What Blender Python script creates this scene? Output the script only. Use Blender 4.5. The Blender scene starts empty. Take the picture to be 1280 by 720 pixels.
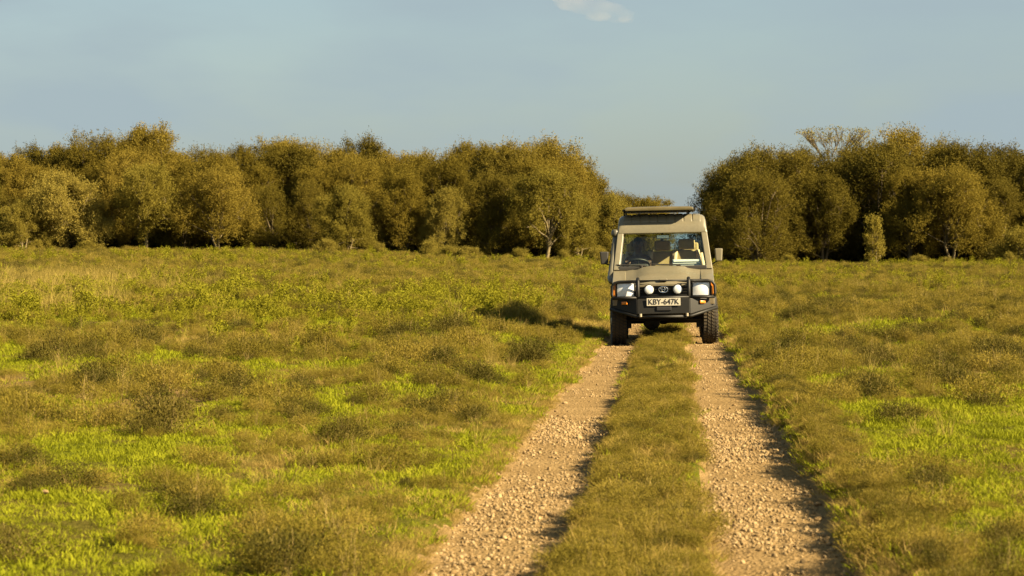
import bpy, bmesh, math, random
import numpy as np
from mathutils import Vector, Matrix, Euler

R = math.radians
random.seed(7)
rng = np.random.default_rng(7)
sc = bpy.context.scene
col = sc.collection

# ------------------------------------------------------------------ camera, sky, sun, exposure
CAM_Z = 1.6
FPX = 3150.0                      # focal length in 1280-wide pixels
HORIZON = 311.0
cam_d = bpy.data.cameras.new('camera')
cam = bpy.data.objects.new('camera', cam_d); col.objects.link(cam)
cam.location = (0, 0, CAM_Z)
cam.rotation_euler = (R(90) - math.atan((360 - HORIZON) / FPX), 0, 0)
cam_d.sensor_width = 36.0
cam_d.lens = FPX * 36.0 / 1280.0
cam_d.clip_start = 0.1
cam_d.clip_end = 20000
cam_d.dof.use_dof = True
cam_d.dof.focus_distance = 41.6
cam_d.dof.aperture_fstop = 7.1
sc.camera = cam

SUN_EL, SUN_AZ = 31.0, 27.0       # azimuth: degrees from +X towards the camera (-Y)
sun_dir = Vector((math.cos(R(SUN_EL)) * math.cos(R(SUN_AZ)), -math.cos(R(SUN_EL)) * math.sin(R(SUN_AZ)), math.sin(R(SUN_EL))))
sun_d = bpy.data.lights.new('sun', 'SUN')
sun_d.energy = 5.0
sun_d.angle = R(0.5)
sun_d.color = (1.0, 0.8, 0.5)
sun = bpy.data.objects.new('sun', sun_d); col.objects.link(sun)
sun.rotation_euler = sun_dir.to_track_quat('Z', 'Y').to_euler()

world = bpy.data.worlds.new('World'); sc.world = world
world.use_nodes = True
wt = world.node_tree; wt.nodes.clear()
w_out = wt.nodes.new('ShaderNodeOutputWorld')
w_bg = wt.nodes.new('ShaderNodeBackground'); w_bg.inputs['Strength'].default_value = 0.05
w_sky = wt.nodes.new('ShaderNodeTexSky'); w_sky.sky_type = 'NISHITA'; w_sky.sun_disc = False
w_sky.sun_elevation = R(SUN_EL)
w_sky.sun_rotation = math.atan2(sun_dir.x, sun_dir.y)
w_sky.air_density = 1.0; w_sky.dust_density = 1.5; w_sky.ozone_density = 1.0
w_tint = wt.nodes.new('ShaderNodeMix'); w_tint.data_type = 'RGBA'; w_tint.blend_type = 'MULTIPLY'
w_tint.inputs['Factor'].default_value = 1.0
w_tint.inputs['B'].default_value = (0.58, 0.6, 0.585, 1)
# thin high veil of cloud all over the sky
w_tc = wt.nodes.new('ShaderNodeTexCoord')
w_map = wt.nodes.new('ShaderNodeMapping'); w_map.inputs['Scale'].default_value = (5, 5, 16)
w_n = wt.nodes.new('ShaderNodeTexNoise'); w_n.inputs['Scale'].default_value = 1.6; w_n.inputs['Detail'].default_value = 4
w_r = wt.nodes.new('ShaderNodeValToRGB')
w_r.color_ramp.elements[0].position = 0.38; w_r.color_ramp.elements[0].color = (0.35, 0.35, 0.35, 1)
w_r.color_ramp.elements[1].position = 0.66; w_r.color_ramp.elements[1].color = (0.9, 0.9, 0.9, 1)
w_veil = wt.nodes.new('ShaderNodeMix'); w_veil.data_type = 'RGBA'; w_veil.blend_type = 'MIX'
w_veil.inputs['B'].default_value = (1.76, 2.2, 2.42, 1)     # blue-grey haze cloud
L = wt.links.new
L(w_tc.outputs['Generated'], w_map.inputs['Vector']); L(w_map.outputs['Vector'], w_n.inputs['Vector'])
L(w_n.outputs['Fac'], w_r.inputs['Fac'])
L(w_sky.outputs['Color'], w_tint.inputs['A'])
L(w_tint.outputs['Result'], w_veil.inputs['A'])
L(w_r.outputs['Color'], w_veil.inputs['Factor'])
L(w_veil.outputs['Result'], w_bg.inputs['Color'])
L(w_bg.outputs['Background'], w_out.inputs['Surface'])

sc.view_settings.view_transform = 'Standard'
sc.view_settings.look = 'None'
sc.view_settings.gamma = 1.0
sc.view_settings.exposure = 2.12
sc.view_settings.use_curve_mapping = False
sc.render.engine = 'CYCLES'
sc.cycles.use_denoising = True
sc.cycles.max_bounces = 6
sc.cycles.diffuse_bounces = 3
sc.cycles.glossy_bounces = 3
sc.cycles.transparent_max_bounces = 12
sc.cycles.volume_bounces = 2

# ------------------------------------------------------------------ helpers
def tag(o, label=None, cat=None, group=None, kind=None):
    if label: o['label'] = label
    if cat: o['category'] = cat
    if group: o['group'] = group
    if kind: o['kind'] = kind
    return o

def empty(name, loc, rz=0.0):
    o = bpy.data.objects.new(name, None); col.objects.link(o)
    o.empty_display_size = 0.3
    o.location = loc; o.rotation_euler = (0, 0, rz)
    return o

def copy_tree(o, parent=None):
    c = o.copy(); col.objects.link(c)
    if parent is not None: c.parent = parent
    for ch in list(o.children): copy_tree(ch, c)
    return c

class MB:
    """collects shapes; build() links them as one mesh object"""
    def __init__(s): s.v = []; s.f = []; s.m = []
    def add(s, vs, fs, mi=0):
        n = len(s.v); s.v += [tuple(v) for v in vs]
        s.f += [tuple(i + n for i in f) for f in fs]; s.m += [mi] * len(fs)
        return s
    def box(s, x0, x1, y0, y1, z0, z1, mi=0, rot=None):
        vs = [(x, y, z) for z in (z0, z1) for y in (y0, y1) for x in (x0, x1)]
        if rot is not None:
            c = Vector(((x0 + x1) / 2, (y0 + y1) / 2, (z0 + z1) / 2)); M = Euler(rot).to_matrix()
            vs = [tuple(M @ (Vector(v) - c) + c) for v in vs]
        return s.add(vs, [(0, 2, 3, 1), (4, 5, 7, 6), (0, 1, 5, 4), (2, 6, 7, 3), (0, 4, 6, 2), (1, 3, 7, 5)], mi)
    def hexa(s, p, mi=0):            # 8 points: bottom ring 0-3, top ring 4-7
        return s.add(p, [(3, 2, 1, 0), (4, 5, 6, 7), (0, 1, 5, 4), (1, 2, 6, 5), (2, 3, 7, 6), (3, 0, 4, 7)], mi)
    def tube(s, pts, r, n=10, mi=0, caps=True, flat=1.0):
        pts = [Vector(p) for p in pts]; k = len(pts)
        rs = r if isinstance(r, (list, tuple)) else [r] * k
        vs = []; prev = None
        for i, p in enumerate(pts):
            t = (pts[min(i + 1, k - 1)] - pts[max(i - 1, 0)]).normalized()
            if prev is None:
                a = t.orthogonal().normalized()
            else:
                a = (prev - t * prev.dot(t))
                a = a.normalized() if a.length > 1e-6 else t.orthogonal().normalized()
            prev = a; b = t.cross(a)
            for j in range(n):
                an = 2 * math.pi * j / n
                vs.append(p + (a * math.cos(an) + b * math.sin(an) * flat) * rs[i])
        fs = [(i * n + j, i * n + (j + 1) % n, (i + 1) * n + (j + 1) % n, (i + 1) * n + j) for i in range(k - 1) for j in range(n)]
        if caps: fs += [tuple(reversed(range(n))), tuple((k - 1) * n + j for j in range(n))]
        return s.add(vs, fs, mi)
    def lathe(s, prof, axis='x', c=(0, 0, 0), n=32, mi=0, close=False):
        c = Vector(c); vs = []
        for r, h in prof:
            for j in range(n):
                a = 2 * math.pi * j / n; p, q = r * math.cos(a), r * math.sin(a)
                vs.append(c + Vector({'x': (h, p, q), 'y': (p, h, q), 'z': (p, q, h)}[axis]))
        k = len(prof)
        fs = [(i * n + j, i * n + (j + 1) % n, (i + 1) * n + (j + 1) % n, (i + 1) * n + j) for i in range(k - 1) for j in range(n)]
        if close: fs += [((k - 1) * n + j, (k - 1) * n + (j + 1) % n, (j + 1) % n, j) for j in range(n)]
        else:
            if prof[0][0] > 1e-5: fs.append(tuple(reversed(range(n))))
            if prof[-1][0] > 1e-5: fs.append(tuple((k - 1) * n + j for j in range(n)))
        return s.add(vs, fs, mi)
    def extrude_yz(s, poly, x0, x1, mi=0):
        n = len(poly)
        vs = [(x0, y, z) for y, z in poly] + [(x1, y, z) for y, z in poly]
        fs = [tuple(range(n)), tuple(reversed(range(n, 2 * n)))] + [(i, i + n, (i + 1) % n + n, (i + 1) % n) for i in range(n)]
        return s.add(vs, fs, mi)
    def extrude_xz(s, poly, y0, y1, mi=0):
        n = len(poly)
        vs = [(x, y0, z) for x, z in poly] + [(x, y1, z) for x, z in poly]
        fs = [tuple(range(n)), tuple(reversed(range(n, 2 * n)))] + [(i, i + n, (i + 1) % n + n, (i + 1) % n) for i in range(n)]
        return s.add(vs, fs, mi)
    def loft(s, rings, closed=True, caps=True, mi=0):
        n = len(rings[0]); k = len(rings); vs = [p for r in rings for p in r]
        m = n if closed else n - 1
        fs = [(i * n + j, i * n + (j + 1) % n, (i + 1) * n + (j + 1) % n, (i + 1) * n + j) for i in range(k - 1) for j in range(m)]
        if caps: fs += [tuple(reversed(range(n))), tuple((k - 1) * n + j for j in range(n))]
        return s.add(vs, fs, mi)
    def build(s, name, mats, parent=None, bevel=0.0, smooth=False, segs=2):
        me = bpy.data.meshes.new(name); me.from_pydata(s.v, [], s.f); me.update()
        bm = bmesh.new(); bm.from_mesh(me); bmesh.ops.recalc_face_normals(bm, faces=bm.faces)
        bm.to_mesh(me); bm.free()
        if not isinstance(mats, (list, tuple)): mats = [mats]
        for m in mats: me.materials.append(m)
        if len(mats) > 1: me.polygons.foreach_set('material_index', s.m)
        if smooth: me.polygons.foreach_set('use_smooth', [True] * len(me.polygons))
        o = bpy.data.objects.new(name, me); col.objects.link(o)
        if parent is not None: o.parent = parent
        if bevel:
            b = o.modifiers.new('bevel', 'BEVEL'); b.width = bevel; b.segments = segs; b.limit_method = 'ANGLE'; b.angle_limit = R(35)
            if smooth or True:
                me.polygons.foreach_set('use_smooth', [True] * len(me.polygons))
                w = o.modifiers.new('wn', 'WEIGHTED_NORMAL'); w.keep_sharp = True
        return o

# ------------------------------------------------------------------ materials
def new_mat(name):
    m = bpy.data.materials.new(name); m.use_nodes = True
    return m, m.node_tree, m.node_tree.nodes['Principled BSDF']

def mix_rgb(nt, a, b, fac, mode='MIX'):
    n = nt.nodes.new('ShaderNodeMix'); n.data_type = 'RGBA'; n.blend_type = mode
    for key, val in (('A', a), ('B', b), ('Factor', fac)):
        if isinstance(val, (int, float)): n.inputs[key].default_value = val
        elif isinstance(val, (tuple, list)): n.inputs[key].default_value = (*val[:3], 1)
        else: nt.links.new(val, n.inputs[key])
    return n.outputs['Result']

def noise(nt, scale, detail=3, coord='Object', rough=0.6):
    tc = nt.nodes.new('ShaderNodeTexCoord'); n = nt.nodes.new('ShaderNodeTexNoise')
    n.inputs['Scale'].default_value = scale; n.inputs['Detail'].default_value = detail; n.inputs['Roughness'].default_value = rough
    if coord == 'World':
        g = nt.nodes.new('ShaderNodeNewGeometry'); nt.links.new(g.outputs['Position'], n.inputs['Vector'])
    else: nt.links.new(tc.outputs[coord], n.inputs['Vector'])
    return n.outputs['Fac']

def ramp(nt, fac, stops):
    r = nt.nodes.new('ShaderNodeValToRGB'); nt.links.new(fac, r.inputs['Fac'])
    els = r.color_ramp.elements
    while len(els) < len(stops): els.new(0.5)
    for e, (p, c) in zip(els, stops):
        e.position = p; e.color = (*c, 1) if len(c) == 3 else c
    return r.outputs['Color']

def simple(name, c, rough=0.6, metal=0.0, var=0.25, scale=6.0, bump=0.0, coat=0.0, spec=0.5):
    m, nt, b = new_mat(name)
    f = noise(nt, scale, 4)
    dark = tuple(x * (1 - var) for x in c); light = tuple(min(1, x * (1 + var)) for x in c)
    nt.links.new(mix_rgb(nt, dark, light, f), b.inputs['Base Color']); b.inputs['Specular IOR Level'].default_value = spec
    b.inputs['Roughness'].default_value = rough; b.inputs['Metallic'].default_value = metal
    if coat: b.inputs['Coat Weight'].default_value = coat
    if bump:
        bn = nt.nodes.new('ShaderNodeBump'); bn.inputs['Strength'].default_value = bump; bn.inputs['Distance'].default_value = 0.01
        nt.links.new(noise(nt, scale * 8, 4), bn.inputs['Height']); nt.links.new(bn.outputs['Normal'], b.inputs['Normal'])
    return m

def foliage(name, cols, transl=0.35, patch=0.25, rough=0.85):
    """leaf material: colour varies by plant (random), by patch of field and by leaf"""
    m, nt, b = new_mat(name)
    oi = nt.nodes.new('ShaderNodeObjectInfo')
    f = noise(nt, patch, 2, 'World')
    f2 = noise(nt, 9.0, 1, 'World')
    ma = nt.nodes.new('ShaderNodeMath'); ma.operation = 'MULTIPLY_ADD'; nt.links.new(oi.outputs['Random'], ma.inputs[0]); ma.inputs[1].default_value = 0.45
    mb = nt.nodes.new('ShaderNodeMath'); mb.operation = 'MULTIPLY_ADD'; nt.links.new(f, mb.inputs[0]); mb.inputs[1].default_value = 0.7
    mc = nt.nodes.new('ShaderNodeMath'); mc.operation = 'MULTIPLY_ADD'; nt.links.new(f2, mc.inputs[0]); mc.inputs[1].default_value = 0.5; mc.inputs[2].default_value = -0.33
    nt.links.new(mc.outputs[0], mb.inputs[2]); nt.links.new(mb.outputs[0], ma.inputs[2])
    n = len(cols)
    c = ramp(nt, ma.outputs[0], [(0.1 + 0.8 * i / (n - 1), cc) for i, cc in enumerate(cols)])
    nt.links.new(c, b.inputs['Base Color']); b.inputs['Roughness'].default_value = rough
    b.inputs['Specular IOR Level'].default_value = 0.08
    tr = nt.nodes.new('ShaderNodeBsdfTranslucent'); nt.links.new(c, tr.inputs['Color'])
    mx = nt.nodes.new('ShaderNodeMixShader'); mx.inputs['Fac'].default_value = transl
    out = nt.nodes['Material Output']
    nt.links.new(b.outputs[0], mx.inputs[1]); nt.links.new(tr.outputs[0], mx.inputs[2]); nt.links.new(mx.outputs[0], out.inputs['Surface'])
    return m

M = {}
# ground under the plants
m, nt, b = new_mat('field_soil')
c1 = ramp(nt, noise(nt, 0.45, 4, 'World'), [(0.32, (0.12, 0.085, 0.025)), (0.5, (0.09, 0.08, 0.016)), (0.66, (0.09, 0.1, 0.012))])
c2 = mix_rgb(nt, c1, ramp(nt, noise(nt, 22, 4, 'World'), [(0.3, (0.35, 0.35, 0.35)), (0.7, (1, 1, 1))]), 0.7, 'MULTIPLY')
an = nt.nodes.new('ShaderNodeAttribute'); an.attribute_name = 'bare'
c2 = mix_rgb(nt, c2, (0.15, 0.1, 0.042), an.outputs['Fac'])
nt.links.new(c2, b.inputs['Base Color']); b.inputs['Roughness'].default_value = 1.0; b.inputs['Specular IOR Level'].default_value = 0.0
bn = nt.nodes.new('ShaderNodeBump'); bn.inputs['Strength'].default_value = 0.9; bn.inputs['Distance'].default_value = 0.03
nt.links.new(noise(nt, 30, 5, 'World'), bn.inputs['Height']); nt.links.new(bn.outputs['Normal'], b.inputs['Normal'])
M['soil'] = m
m, nt, b = new_mat('track_dirt')
c1 = ramp(nt, noise(nt, 1.3, 5, 'World'), [(0.3, (0.175, 0.117, 0.051)), (0.55, (0.22, 0.15, 0.067)), (0.75, (0.26, 0.182, 0.085))])
v = nt.nodes.new('ShaderNodeTexVoronoi'); v.inputs['Scale'].default_value = 38
g = nt.nodes.new('ShaderNodeNewGeometry'); nt.links.new(g.outputs['Position'], v.inputs['Vector'])
c2 = mix_rgb(nt, c1, ramp(nt, v.outputs['Color'], [(0.1, (0.8, 0.78, 0.74)), (0.8, (1.0, 1.0, 1.0))]), 0.6, 'MULTIPLY')
nt.links.new(c2, b.inputs['Base Color']); b.inputs['Roughness'].default_value = 1.0; b.inputs['Specular IOR Level'].default_value = 0.0
bn = nt.nodes.new('ShaderNodeBump'); bn.inputs['Strength'].default_value = 0.8; bn.inputs['Distance'].default_value = 0.02
nt.links.new(v.outputs['Distance'], bn.inputs['Height']); bn.invert = True
bn2 = nt.nodes.new('ShaderNodeBump'); bn2.inputs['Strength'].default_value = 0.7; bn2.inputs['Distance'].default_value = 0.02
nt.links.new(noise(nt, 60, 4, 'World'), bn2.inputs['Height']); nt.links.new(bn.outputs['Normal'], bn2.inputs['Normal'])
nt.links.new(bn2.outputs['Normal'], b.inputs['Normal'])
M['dirt'] = m
def stone_mat(name, a, c):
    m, nt, b = new_mat(name)
    oi = nt.nodes.new('ShaderNodeObjectInfo')
    cc = mix_rgb(nt, a, c, oi.outputs['Random'])
    cc = mix_rgb(nt, cc, ramp(nt, noise(nt, 25, 3, 'World'), [(0.3, (0.7, 0.68, 0.64)), (0.7, (1, 1, 1))]), 1.0, 'MULTIPLY')
    nt.links.new(cc, b.inputs['Base Color']); b.inputs['Roughness'].default_value = 0.95; b.inputs['Specular IOR Level'].default_value = 0.05
    return m
M['stone'] = stone_mat('gravel_stone', (0.17, 0.115, 0.053), (0.31, 0.228, 0.12))

M['green'] = foliage('short_green_grass', [(0.125, 0.138, 0.006), (0.175, 0.188, 0.008), (0.23, 0.232, 0.013)], 0.3, 0.4)
M['dry'] = foliage('dry_grass_blades', [(0.165, 0.125, 0.02), (0.24, 0.174, 0.04), (0.33, 0.235, 0.075)], 0.3, 0.5)
M['straw'] = foliage('pale_straw_grass', [(0.21, 0.165, 0.037), (0.29, 0.22, 0.06)], 0.3, 0.5)
M['wiry'] = foliage('wiry_shrub_leaf', [(0.088, 0.075, 0.009), (0.15, 0.119, 0.016), (0.23, 0.173, 0.031)], 0.3, 0.5)
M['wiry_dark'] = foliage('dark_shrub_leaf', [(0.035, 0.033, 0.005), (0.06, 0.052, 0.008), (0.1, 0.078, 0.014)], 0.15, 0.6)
M['weed'] = foliage('weed_leaf', [(0.125, 0.118, 0.008), (0.17, 0.162, 0.01), (0.215, 0.2, 0.018)], 0.35, 0.4)
M['tree'] = foliage('tree_leaf', [(0.085, 0.067, 0.008), (0.14, 0.108, 0.014), (0.21, 0.158, 0.026)], 0.38, 0.12)
M['tree_pale'] = foliage('pale_tree_leaf', [(0.12, 0.1, 0.013), (0.18, 0.147, 0.023), (0.25, 0.2, 0.042)], 0.38, 0.12)
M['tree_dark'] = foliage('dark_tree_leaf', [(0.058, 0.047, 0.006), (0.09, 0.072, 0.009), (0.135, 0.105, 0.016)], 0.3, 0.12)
M['bark'] = simple('pale_bark', (0.13, 0.1, 0.045), 0.9, var=0.4, scale=3)
M['bark_dark'] = simple('brown_bark', (0.09, 0.066, 0.03), 0.9, var=0.4, scale=3)
M['blossom'] = foliage('cream_seed_heads', [(0.36, 0.27, 0.12), (0.5, 0.38, 0.2)], 0.3, 0.5)
M['twig'] = simple('dry_twig', (0.2, 0.145, 0.04), 0.9, var=0.3)

# truck
def paint_mat(name, c, dust):
    m, nt, b = new_mat(name)
    f = noise(nt, 2.2, 5); f2 = noise(nt, 26, 4)
    cc = mix_rgb(nt, c, dust, ramp(nt, f, [(0.35, (0.1, 0.1, 0.1)), (0.7, (0.65, 0.65, 0.65))]))
    cc = mix_rgb(nt, cc, ramp(nt, f2, [(0.3, (0.82, 0.8, 0.76)), (0.6, (1, 1, 1))]), 0.6, 'MULTIPLY')
    tc = nt.nodes.new('ShaderNodeTexCoord'); sx_ = nt.nodes.new('ShaderNodeSeparateXYZ'); nt.links.new(tc.outputs['Object'], sx_.inputs[0])
    mp = nt.nodes.new('ShaderNodeMapRange'); nt.links.new(sx_.outputs['Z'], mp.inputs['Value']); mp.inputs['From Min'].default_value = 1.25; mp.inputs['From Max'].default_value = .6; mp.inputs['To Max'].default_value = .8
    mm = nt.nodes.new('ShaderNodeMath'); mm.operation = 'MULTIPLY'; nt.links.new(mp.outputs[0], mm.inputs[0]); nt.links.new(ramp(nt, noise(nt, 7, 5), [(0.35, (0, 0, 0)), (0.6, (1, 1, 1))]), mm.inputs[1])
    cc = mix_rgb(nt, cc, (0.13, 0.09, 0.042), mm.outputs[0])                      # dried mud splashed low on the body
    nt.links.new(cc, b.inputs['Base Color'])
    rr = ramp(nt, f, [(0.3, (0.3, 0.3, 0.3)), (0.7, (0.6, 0.6, 0.6))]); nt.links.new(rr, b.inputs['Roughness'])
    b.inputs['Coat Weight'].default_value = 0.15; b.inputs['Coat Roughness'].default_value = 0.2
    return m
M['paint'] = paint_mat('beige_truck_paint', (0.132, 0.123, 0.082), (0.138, 0.115, 0.065))
M['olive'] = paint_mat('olive_hatch_paint', (0.08, 0.064, 0.023), (0.11, 0.088, 0.035))
M['snorkel'] = simple('snorkel_plastic', (0.07, 0.065, 0.045), 0.4, var=0.3)
M['black'] = simple('black_steel', (0.008, 0.0075, 0.0055), 0.55, 0.0, var=0.5, scale=12, bump=0.1, spec=.3)
M['plastic'] = simple('black_plastic', (0.022, 0.02, 0.016), 0.55, var=0.3)
M['rubber'] = simple('dusty_tyre_rubber', (0.024, 0.02, 0.014), 0.9, var=0.5, scale=9)
M['tread'] = simple('dusty_tread', (0.042, 0.032, 0.017), 0.95, var=0.5, scale=9)
M['rim'] = simple('steel_rim', (0.3, 0.26, 0.18), 0.5, 0.4)
M['chrome'] = simple('chrome', (0.7, 0.7, 0.68), 0.15, 1.0, var=0.05)
M['reflector'] = simple('lamp_reflector', (0.68, 0.7, 0.71), 0.3, 0.2, var=0.22, scale=14)
M['amber'] = simple('amber_lens', (0.5, 0.17, 0.02), 0.25, var=0.15, scale=40)
M['plate'] = simple('number_plate_white', (0.38, 0.355, 0.28), 0.5, var=0.08, scale=8)
M['ink'] = simple('plate_black_ink', (0.015, 0.015, 0.015), 0.5)
M['fabric'] = simple('tan_seat_cover', (0.33, 0.23, 0.095), 0.9, var=0.3, scale=8)
M['piping'] = simple('pale_seat_edge', (0.55, 0.4, 0.25), 0.85, var=0.15)
M['interior'] = simple('cab_interior', (0.035, 0.032, 0.026), 0.8, var=0.3)
M['paper'] = simple('white_paper', (0.6, 0.58, 0.53), 0.7, var=0.04, scale=5)
M['skin'] = simple('skin', (0.1, 0.052, 0.028), 0.5, var=0.12, scale=9)
M['shirt'] = simple('dark_shirt', (0.03, 0.03, 0.026), 0.9, var=0.3, scale=20)
M['trousers'] = simple('khaki_trousers', (0.12, 0.1, 0.06), 0.9, var=0.2, scale=20)
M['hair'] = simple('black_hair', (0.012, 0.011, 0.01), 0.8, var=0.3, scale=50)
M['silver_glass'] = simple('mirror_glass', (0.75, 0.78, 0.76), 0.04, 1.0, var=0.03)
m, nt, b = new_mat('window_glass')
nt.nodes.remove(b)
gl = nt.nodes.new('ShaderNodeBsdfGlossy'); gl.inputs['Roughness'].default_value = 0.03
tr = nt.nodes.new('ShaderNodeBsdfTransparent'); tr.inputs['Color'].default_value = (0.9, 0.95, 0.93, 1)
lw = nt.nodes.new('ShaderNodeLayerWeight'); lw.inputs['Blend'].default_value = 0.5
fp = nt.nodes.new('ShaderNodeMath'); fp.operation = 'POWER'; nt.links.new(lw.outputs['Facing'], fp.inputs[0]); fp.inputs[1].default_value = 4.0
fr = nt.nodes.new('ShaderNodeMath'); fr.operation = 'MULTIPLY_ADD'; nt.links.new(fp.outputs[0], fr.inputs[0]); fr.inputs[1].default_value = 0.5; fr.inputs[2].default_value = 0.025
mx = nt.nodes.new('ShaderNodeMixShader'); nt.links.new(fr.outputs[0], mx.inputs[0]); nt.links.new(tr.outputs[0], mx.inputs[1]); nt.links.new(gl.outputs[0], mx.inputs[2])
nt.links.new(mx.outputs[0], nt.nodes['Material Output'].inputs['Surface'])
M['glass'] = m

# ------------------------------------------------------------------ terrain
def vnoise(x, y, seed=0):
    x = np.asarray(x, float); y = np.asarray(y, float)
    ix = np.floor(x); iy = np.floor(y); fx = x - ix; fy = y - iy
    fx = fx * fx * (3 - 2 * fx); fy = fy * fy * (3 - 2 * fy)
    def h(a, b):
        q = np.sin(a * 127.1 + b * 311.7 + seed * 74.7) * 43758.5453
        return q - np.floor(q)
    return (h(ix, iy) * (1 - fx) + h(ix + 1, iy) * fx) * (1 - fy) + (h(ix, iy + 1) * (1 - fx) + h(ix + 1, iy + 1) * fx) * fy
def fbm(x, y, seed=0, oct=3):
    t = 0; a = 0.5; s = 0
    for i in range(oct):
        t = t + a * vnoise(x * 2 ** i, y * 2 ** i, seed + i * 13); s += a; a *= 0.5
    return t / s
def sstep(a, b, x):
    t = np.clip((np.asarray(x, float) - a) / (b - a), 0, 1); return t * t * (3 - 2 * t)
ROAD0, ROADK = -0.16, 0.0641
def road_x(y): return ROAD0 + ROADK * np.asarray(y, float)
def rut(u, y):
    """1 inside a wheel track, 0 on the grass"""
    w = (fbm(y * 0.5, u * 0 + 3.3, 5) - 0.5) * 0.24 + (vnoise(y * 4.1, u * 0 + 8.1, 6) - 0.5) * 0.07
    w2 = (fbm(y * 0.45, u * 0 + 9.3, 7) - 0.5) * 0.24 + (vnoise(y * 3.7, u * 0 + 4.1, 8) - 0.5) * 0.07
    l = sstep(-1.2 + w, -0.98 + w, u) * (1 - sstep(-0.37 + w2, -0.28 + w2, u))
    r = sstep(0.30 + w, 0.39 + w, u) * (1 - sstep(1.06 + w2, 1.15 + w2, u))
    return np.maximum(l, r) * (1 - sstep(230, 260, y))
def height(x, y):
    x = np.asarray(x, float); y = np.asarray(y, float)
    u = x - road_x(y)
    r = rut(u, y)
    yy = np.maximum(y, 0)
    far = np.clip((yy - 46) / 142, 0, 1.0)
    z = far * (0.22 + 0.98 * (1 - sstep(-30, 4, u)))
    # left shoulder swells up beside the track, right bank is a sharper lip
    lb = sstep(-1.0, -3.6, u) * (0.06 + 0.2 * sstep(18, 40, yy)) * (1 - 0.6 * sstep(60, 120, yy))
    rb = sstep(1.08, 1.3, u) * (0.05 + 0.05 * fbm(x * 0.7, y * 0.5, 31))
    z = z + lb + rb
    z = z + (1 - r) * (0.075 + 0.05 * (fbm(x * 0.8, y * 0.5, 3) - 0.5) + 0.05 * (fbm(x * 2.2, y * 1.7, 4) - 0.45))
    z = z + r * (0.012 * (fbm(x * 5, y * 4, 9) - 0.5) + 0.02 * (fbm(x * 1.2, y * 0.6, 10) - 0.5))
    z = z + 0.028 * sstep(-0.4, 0.5, u) * (1 - sstep(1.2, 6, u))
    z = z + 0.25 * (fbm(x * 0.05 + 7, y * 0.03, 11) - 0.5) * sstep(2, 9, np.abs(u)) * sstep(10, 60, yy)
    z = z + sstep(197, 240, yy) * 2.6 * sstep(6, 16, np.abs(u)) * (1 - sstep(400, 900, yy))
    return z
def hz(x, y): return float(height(x, y))

def bare(x, y):
    u = x - road_x(y)
    b_ = sstep(.67, .8, fbm(x * .6 + 5, y * .26, 91, 4)) * sstep(2.2, 3.5, np.abs(u)) * (1 - sstep(50, 80, y))
    return b_

us = list(np.arange(-1.5, 1.5001, 0.04))
s_ = 0.05; u_ = 1.5
while u_ < 2500:
    s_ *= 1.07; u_ += s_; us.append(u_); us.insert(0, -u_)
ys = list(np.arange(8, 56, 0.11)); s_ = 0.11; y_ = ys[-1]
while y_ < 5000: s_ *= 1.035; y_ += s_; ys.append(y_)
s_ = 0.11; y_ = 8
while y_ > -400: s_ *= 1.1; y_ -= s_; ys.insert(0, y_)
US, YS = np.meshgrid(np.array(us), np.array(ys))
XS = US + np.where(YS > 400, road_x(400), road_x(np.minimum(YS, 400)))
ZS = height(XS, YS)
nx, ny = len(us), len(ys)
co = np.stack([XS, YS, ZS], -1).reshape(-1, 3)
ii, jj = np.meshgrid(np.arange(nx - 1), np.arange(ny - 1))
quads = np.stack([jj * nx + ii, jj * nx + ii + 1, (jj + 1) * nx + ii + 1, (jj + 1) * nx + ii], -1).reshape(-1, 4)
ctr = co[quads].mean(1)
uc = ctr[:, 0] - road_x(ctr[:, 1])
is_rut = (rut(uc, ctr[:, 1]) > 0.5) & (ctr[:, 1] > -100) & (np.abs(uc) < 1.45)
def mesh_np(name, v, f, mats, smooth=True, mi=None):
    me = bpy.data.meshes.new(name); k = f.shape[1]
    me.vertices.add(len(v)); me.vertices.foreach_set('co', np.ascontiguousarray(v, dtype=np.float32).ravel())
    me.loops.add(f.size); me.loops.foreach_set('vertex_index', np.ascontiguousarray(f, dtype=np.int32).ravel())
    me.polygons.add(len(f)); me.polygons.foreach_set('loop_start', np.arange(0, f.size, k, dtype=np.int32))
    me.polygons.foreach_set('loop_total', np.full(len(f), k, dtype=np.int32))
    if smooth: me.polygons.foreach_set('use_smooth', np.ones(len(f), dtype=bool))
    if not isinstance(mats, (list, tuple)): mats = [mats]
    for m in mats: me.materials.append(m)
    if mi is not None: me.polygons.foreach_set('material_index', np.ascontiguousarray(mi, dtype=np.int32))
    me.update(calc_edges=True)
    return me
def sub_mesh(name, sel, mat):
    f = quads[sel]; used, inv = np.unique(f, return_inverse=True)
    me = mesh_np(name, co[used], inv.reshape(-1, 4), mat)
    o = bpy.data.objects.new(name, me); col.objects.link(o); return o
g_o = sub_mesh('ground', ~is_rut, M['soil']); tag(g_o, kind='structure')
at = g_o.data.attributes.new('bare', 'FLOAT', 'POINT'); cc_ = np.empty(len(g_o.data.vertices) * 3, np.float32); g_o.data.vertices.foreach_get('co', cc_); cc_ = cc_.reshape(-1, 3)
at.data.foreach_set('value', bare(cc_[:, 0], cc_[:, 1]).astype(np.float32))
t_o = sub_mesh('dirt_track', is_rut & (uc < 0), M['dirt']); tag(t_o, kind='structure')
t_o = sub_mesh('dirt_track', is_rut & (uc > 0), M['dirt']); tag(t_o, kind='structure')

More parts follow.
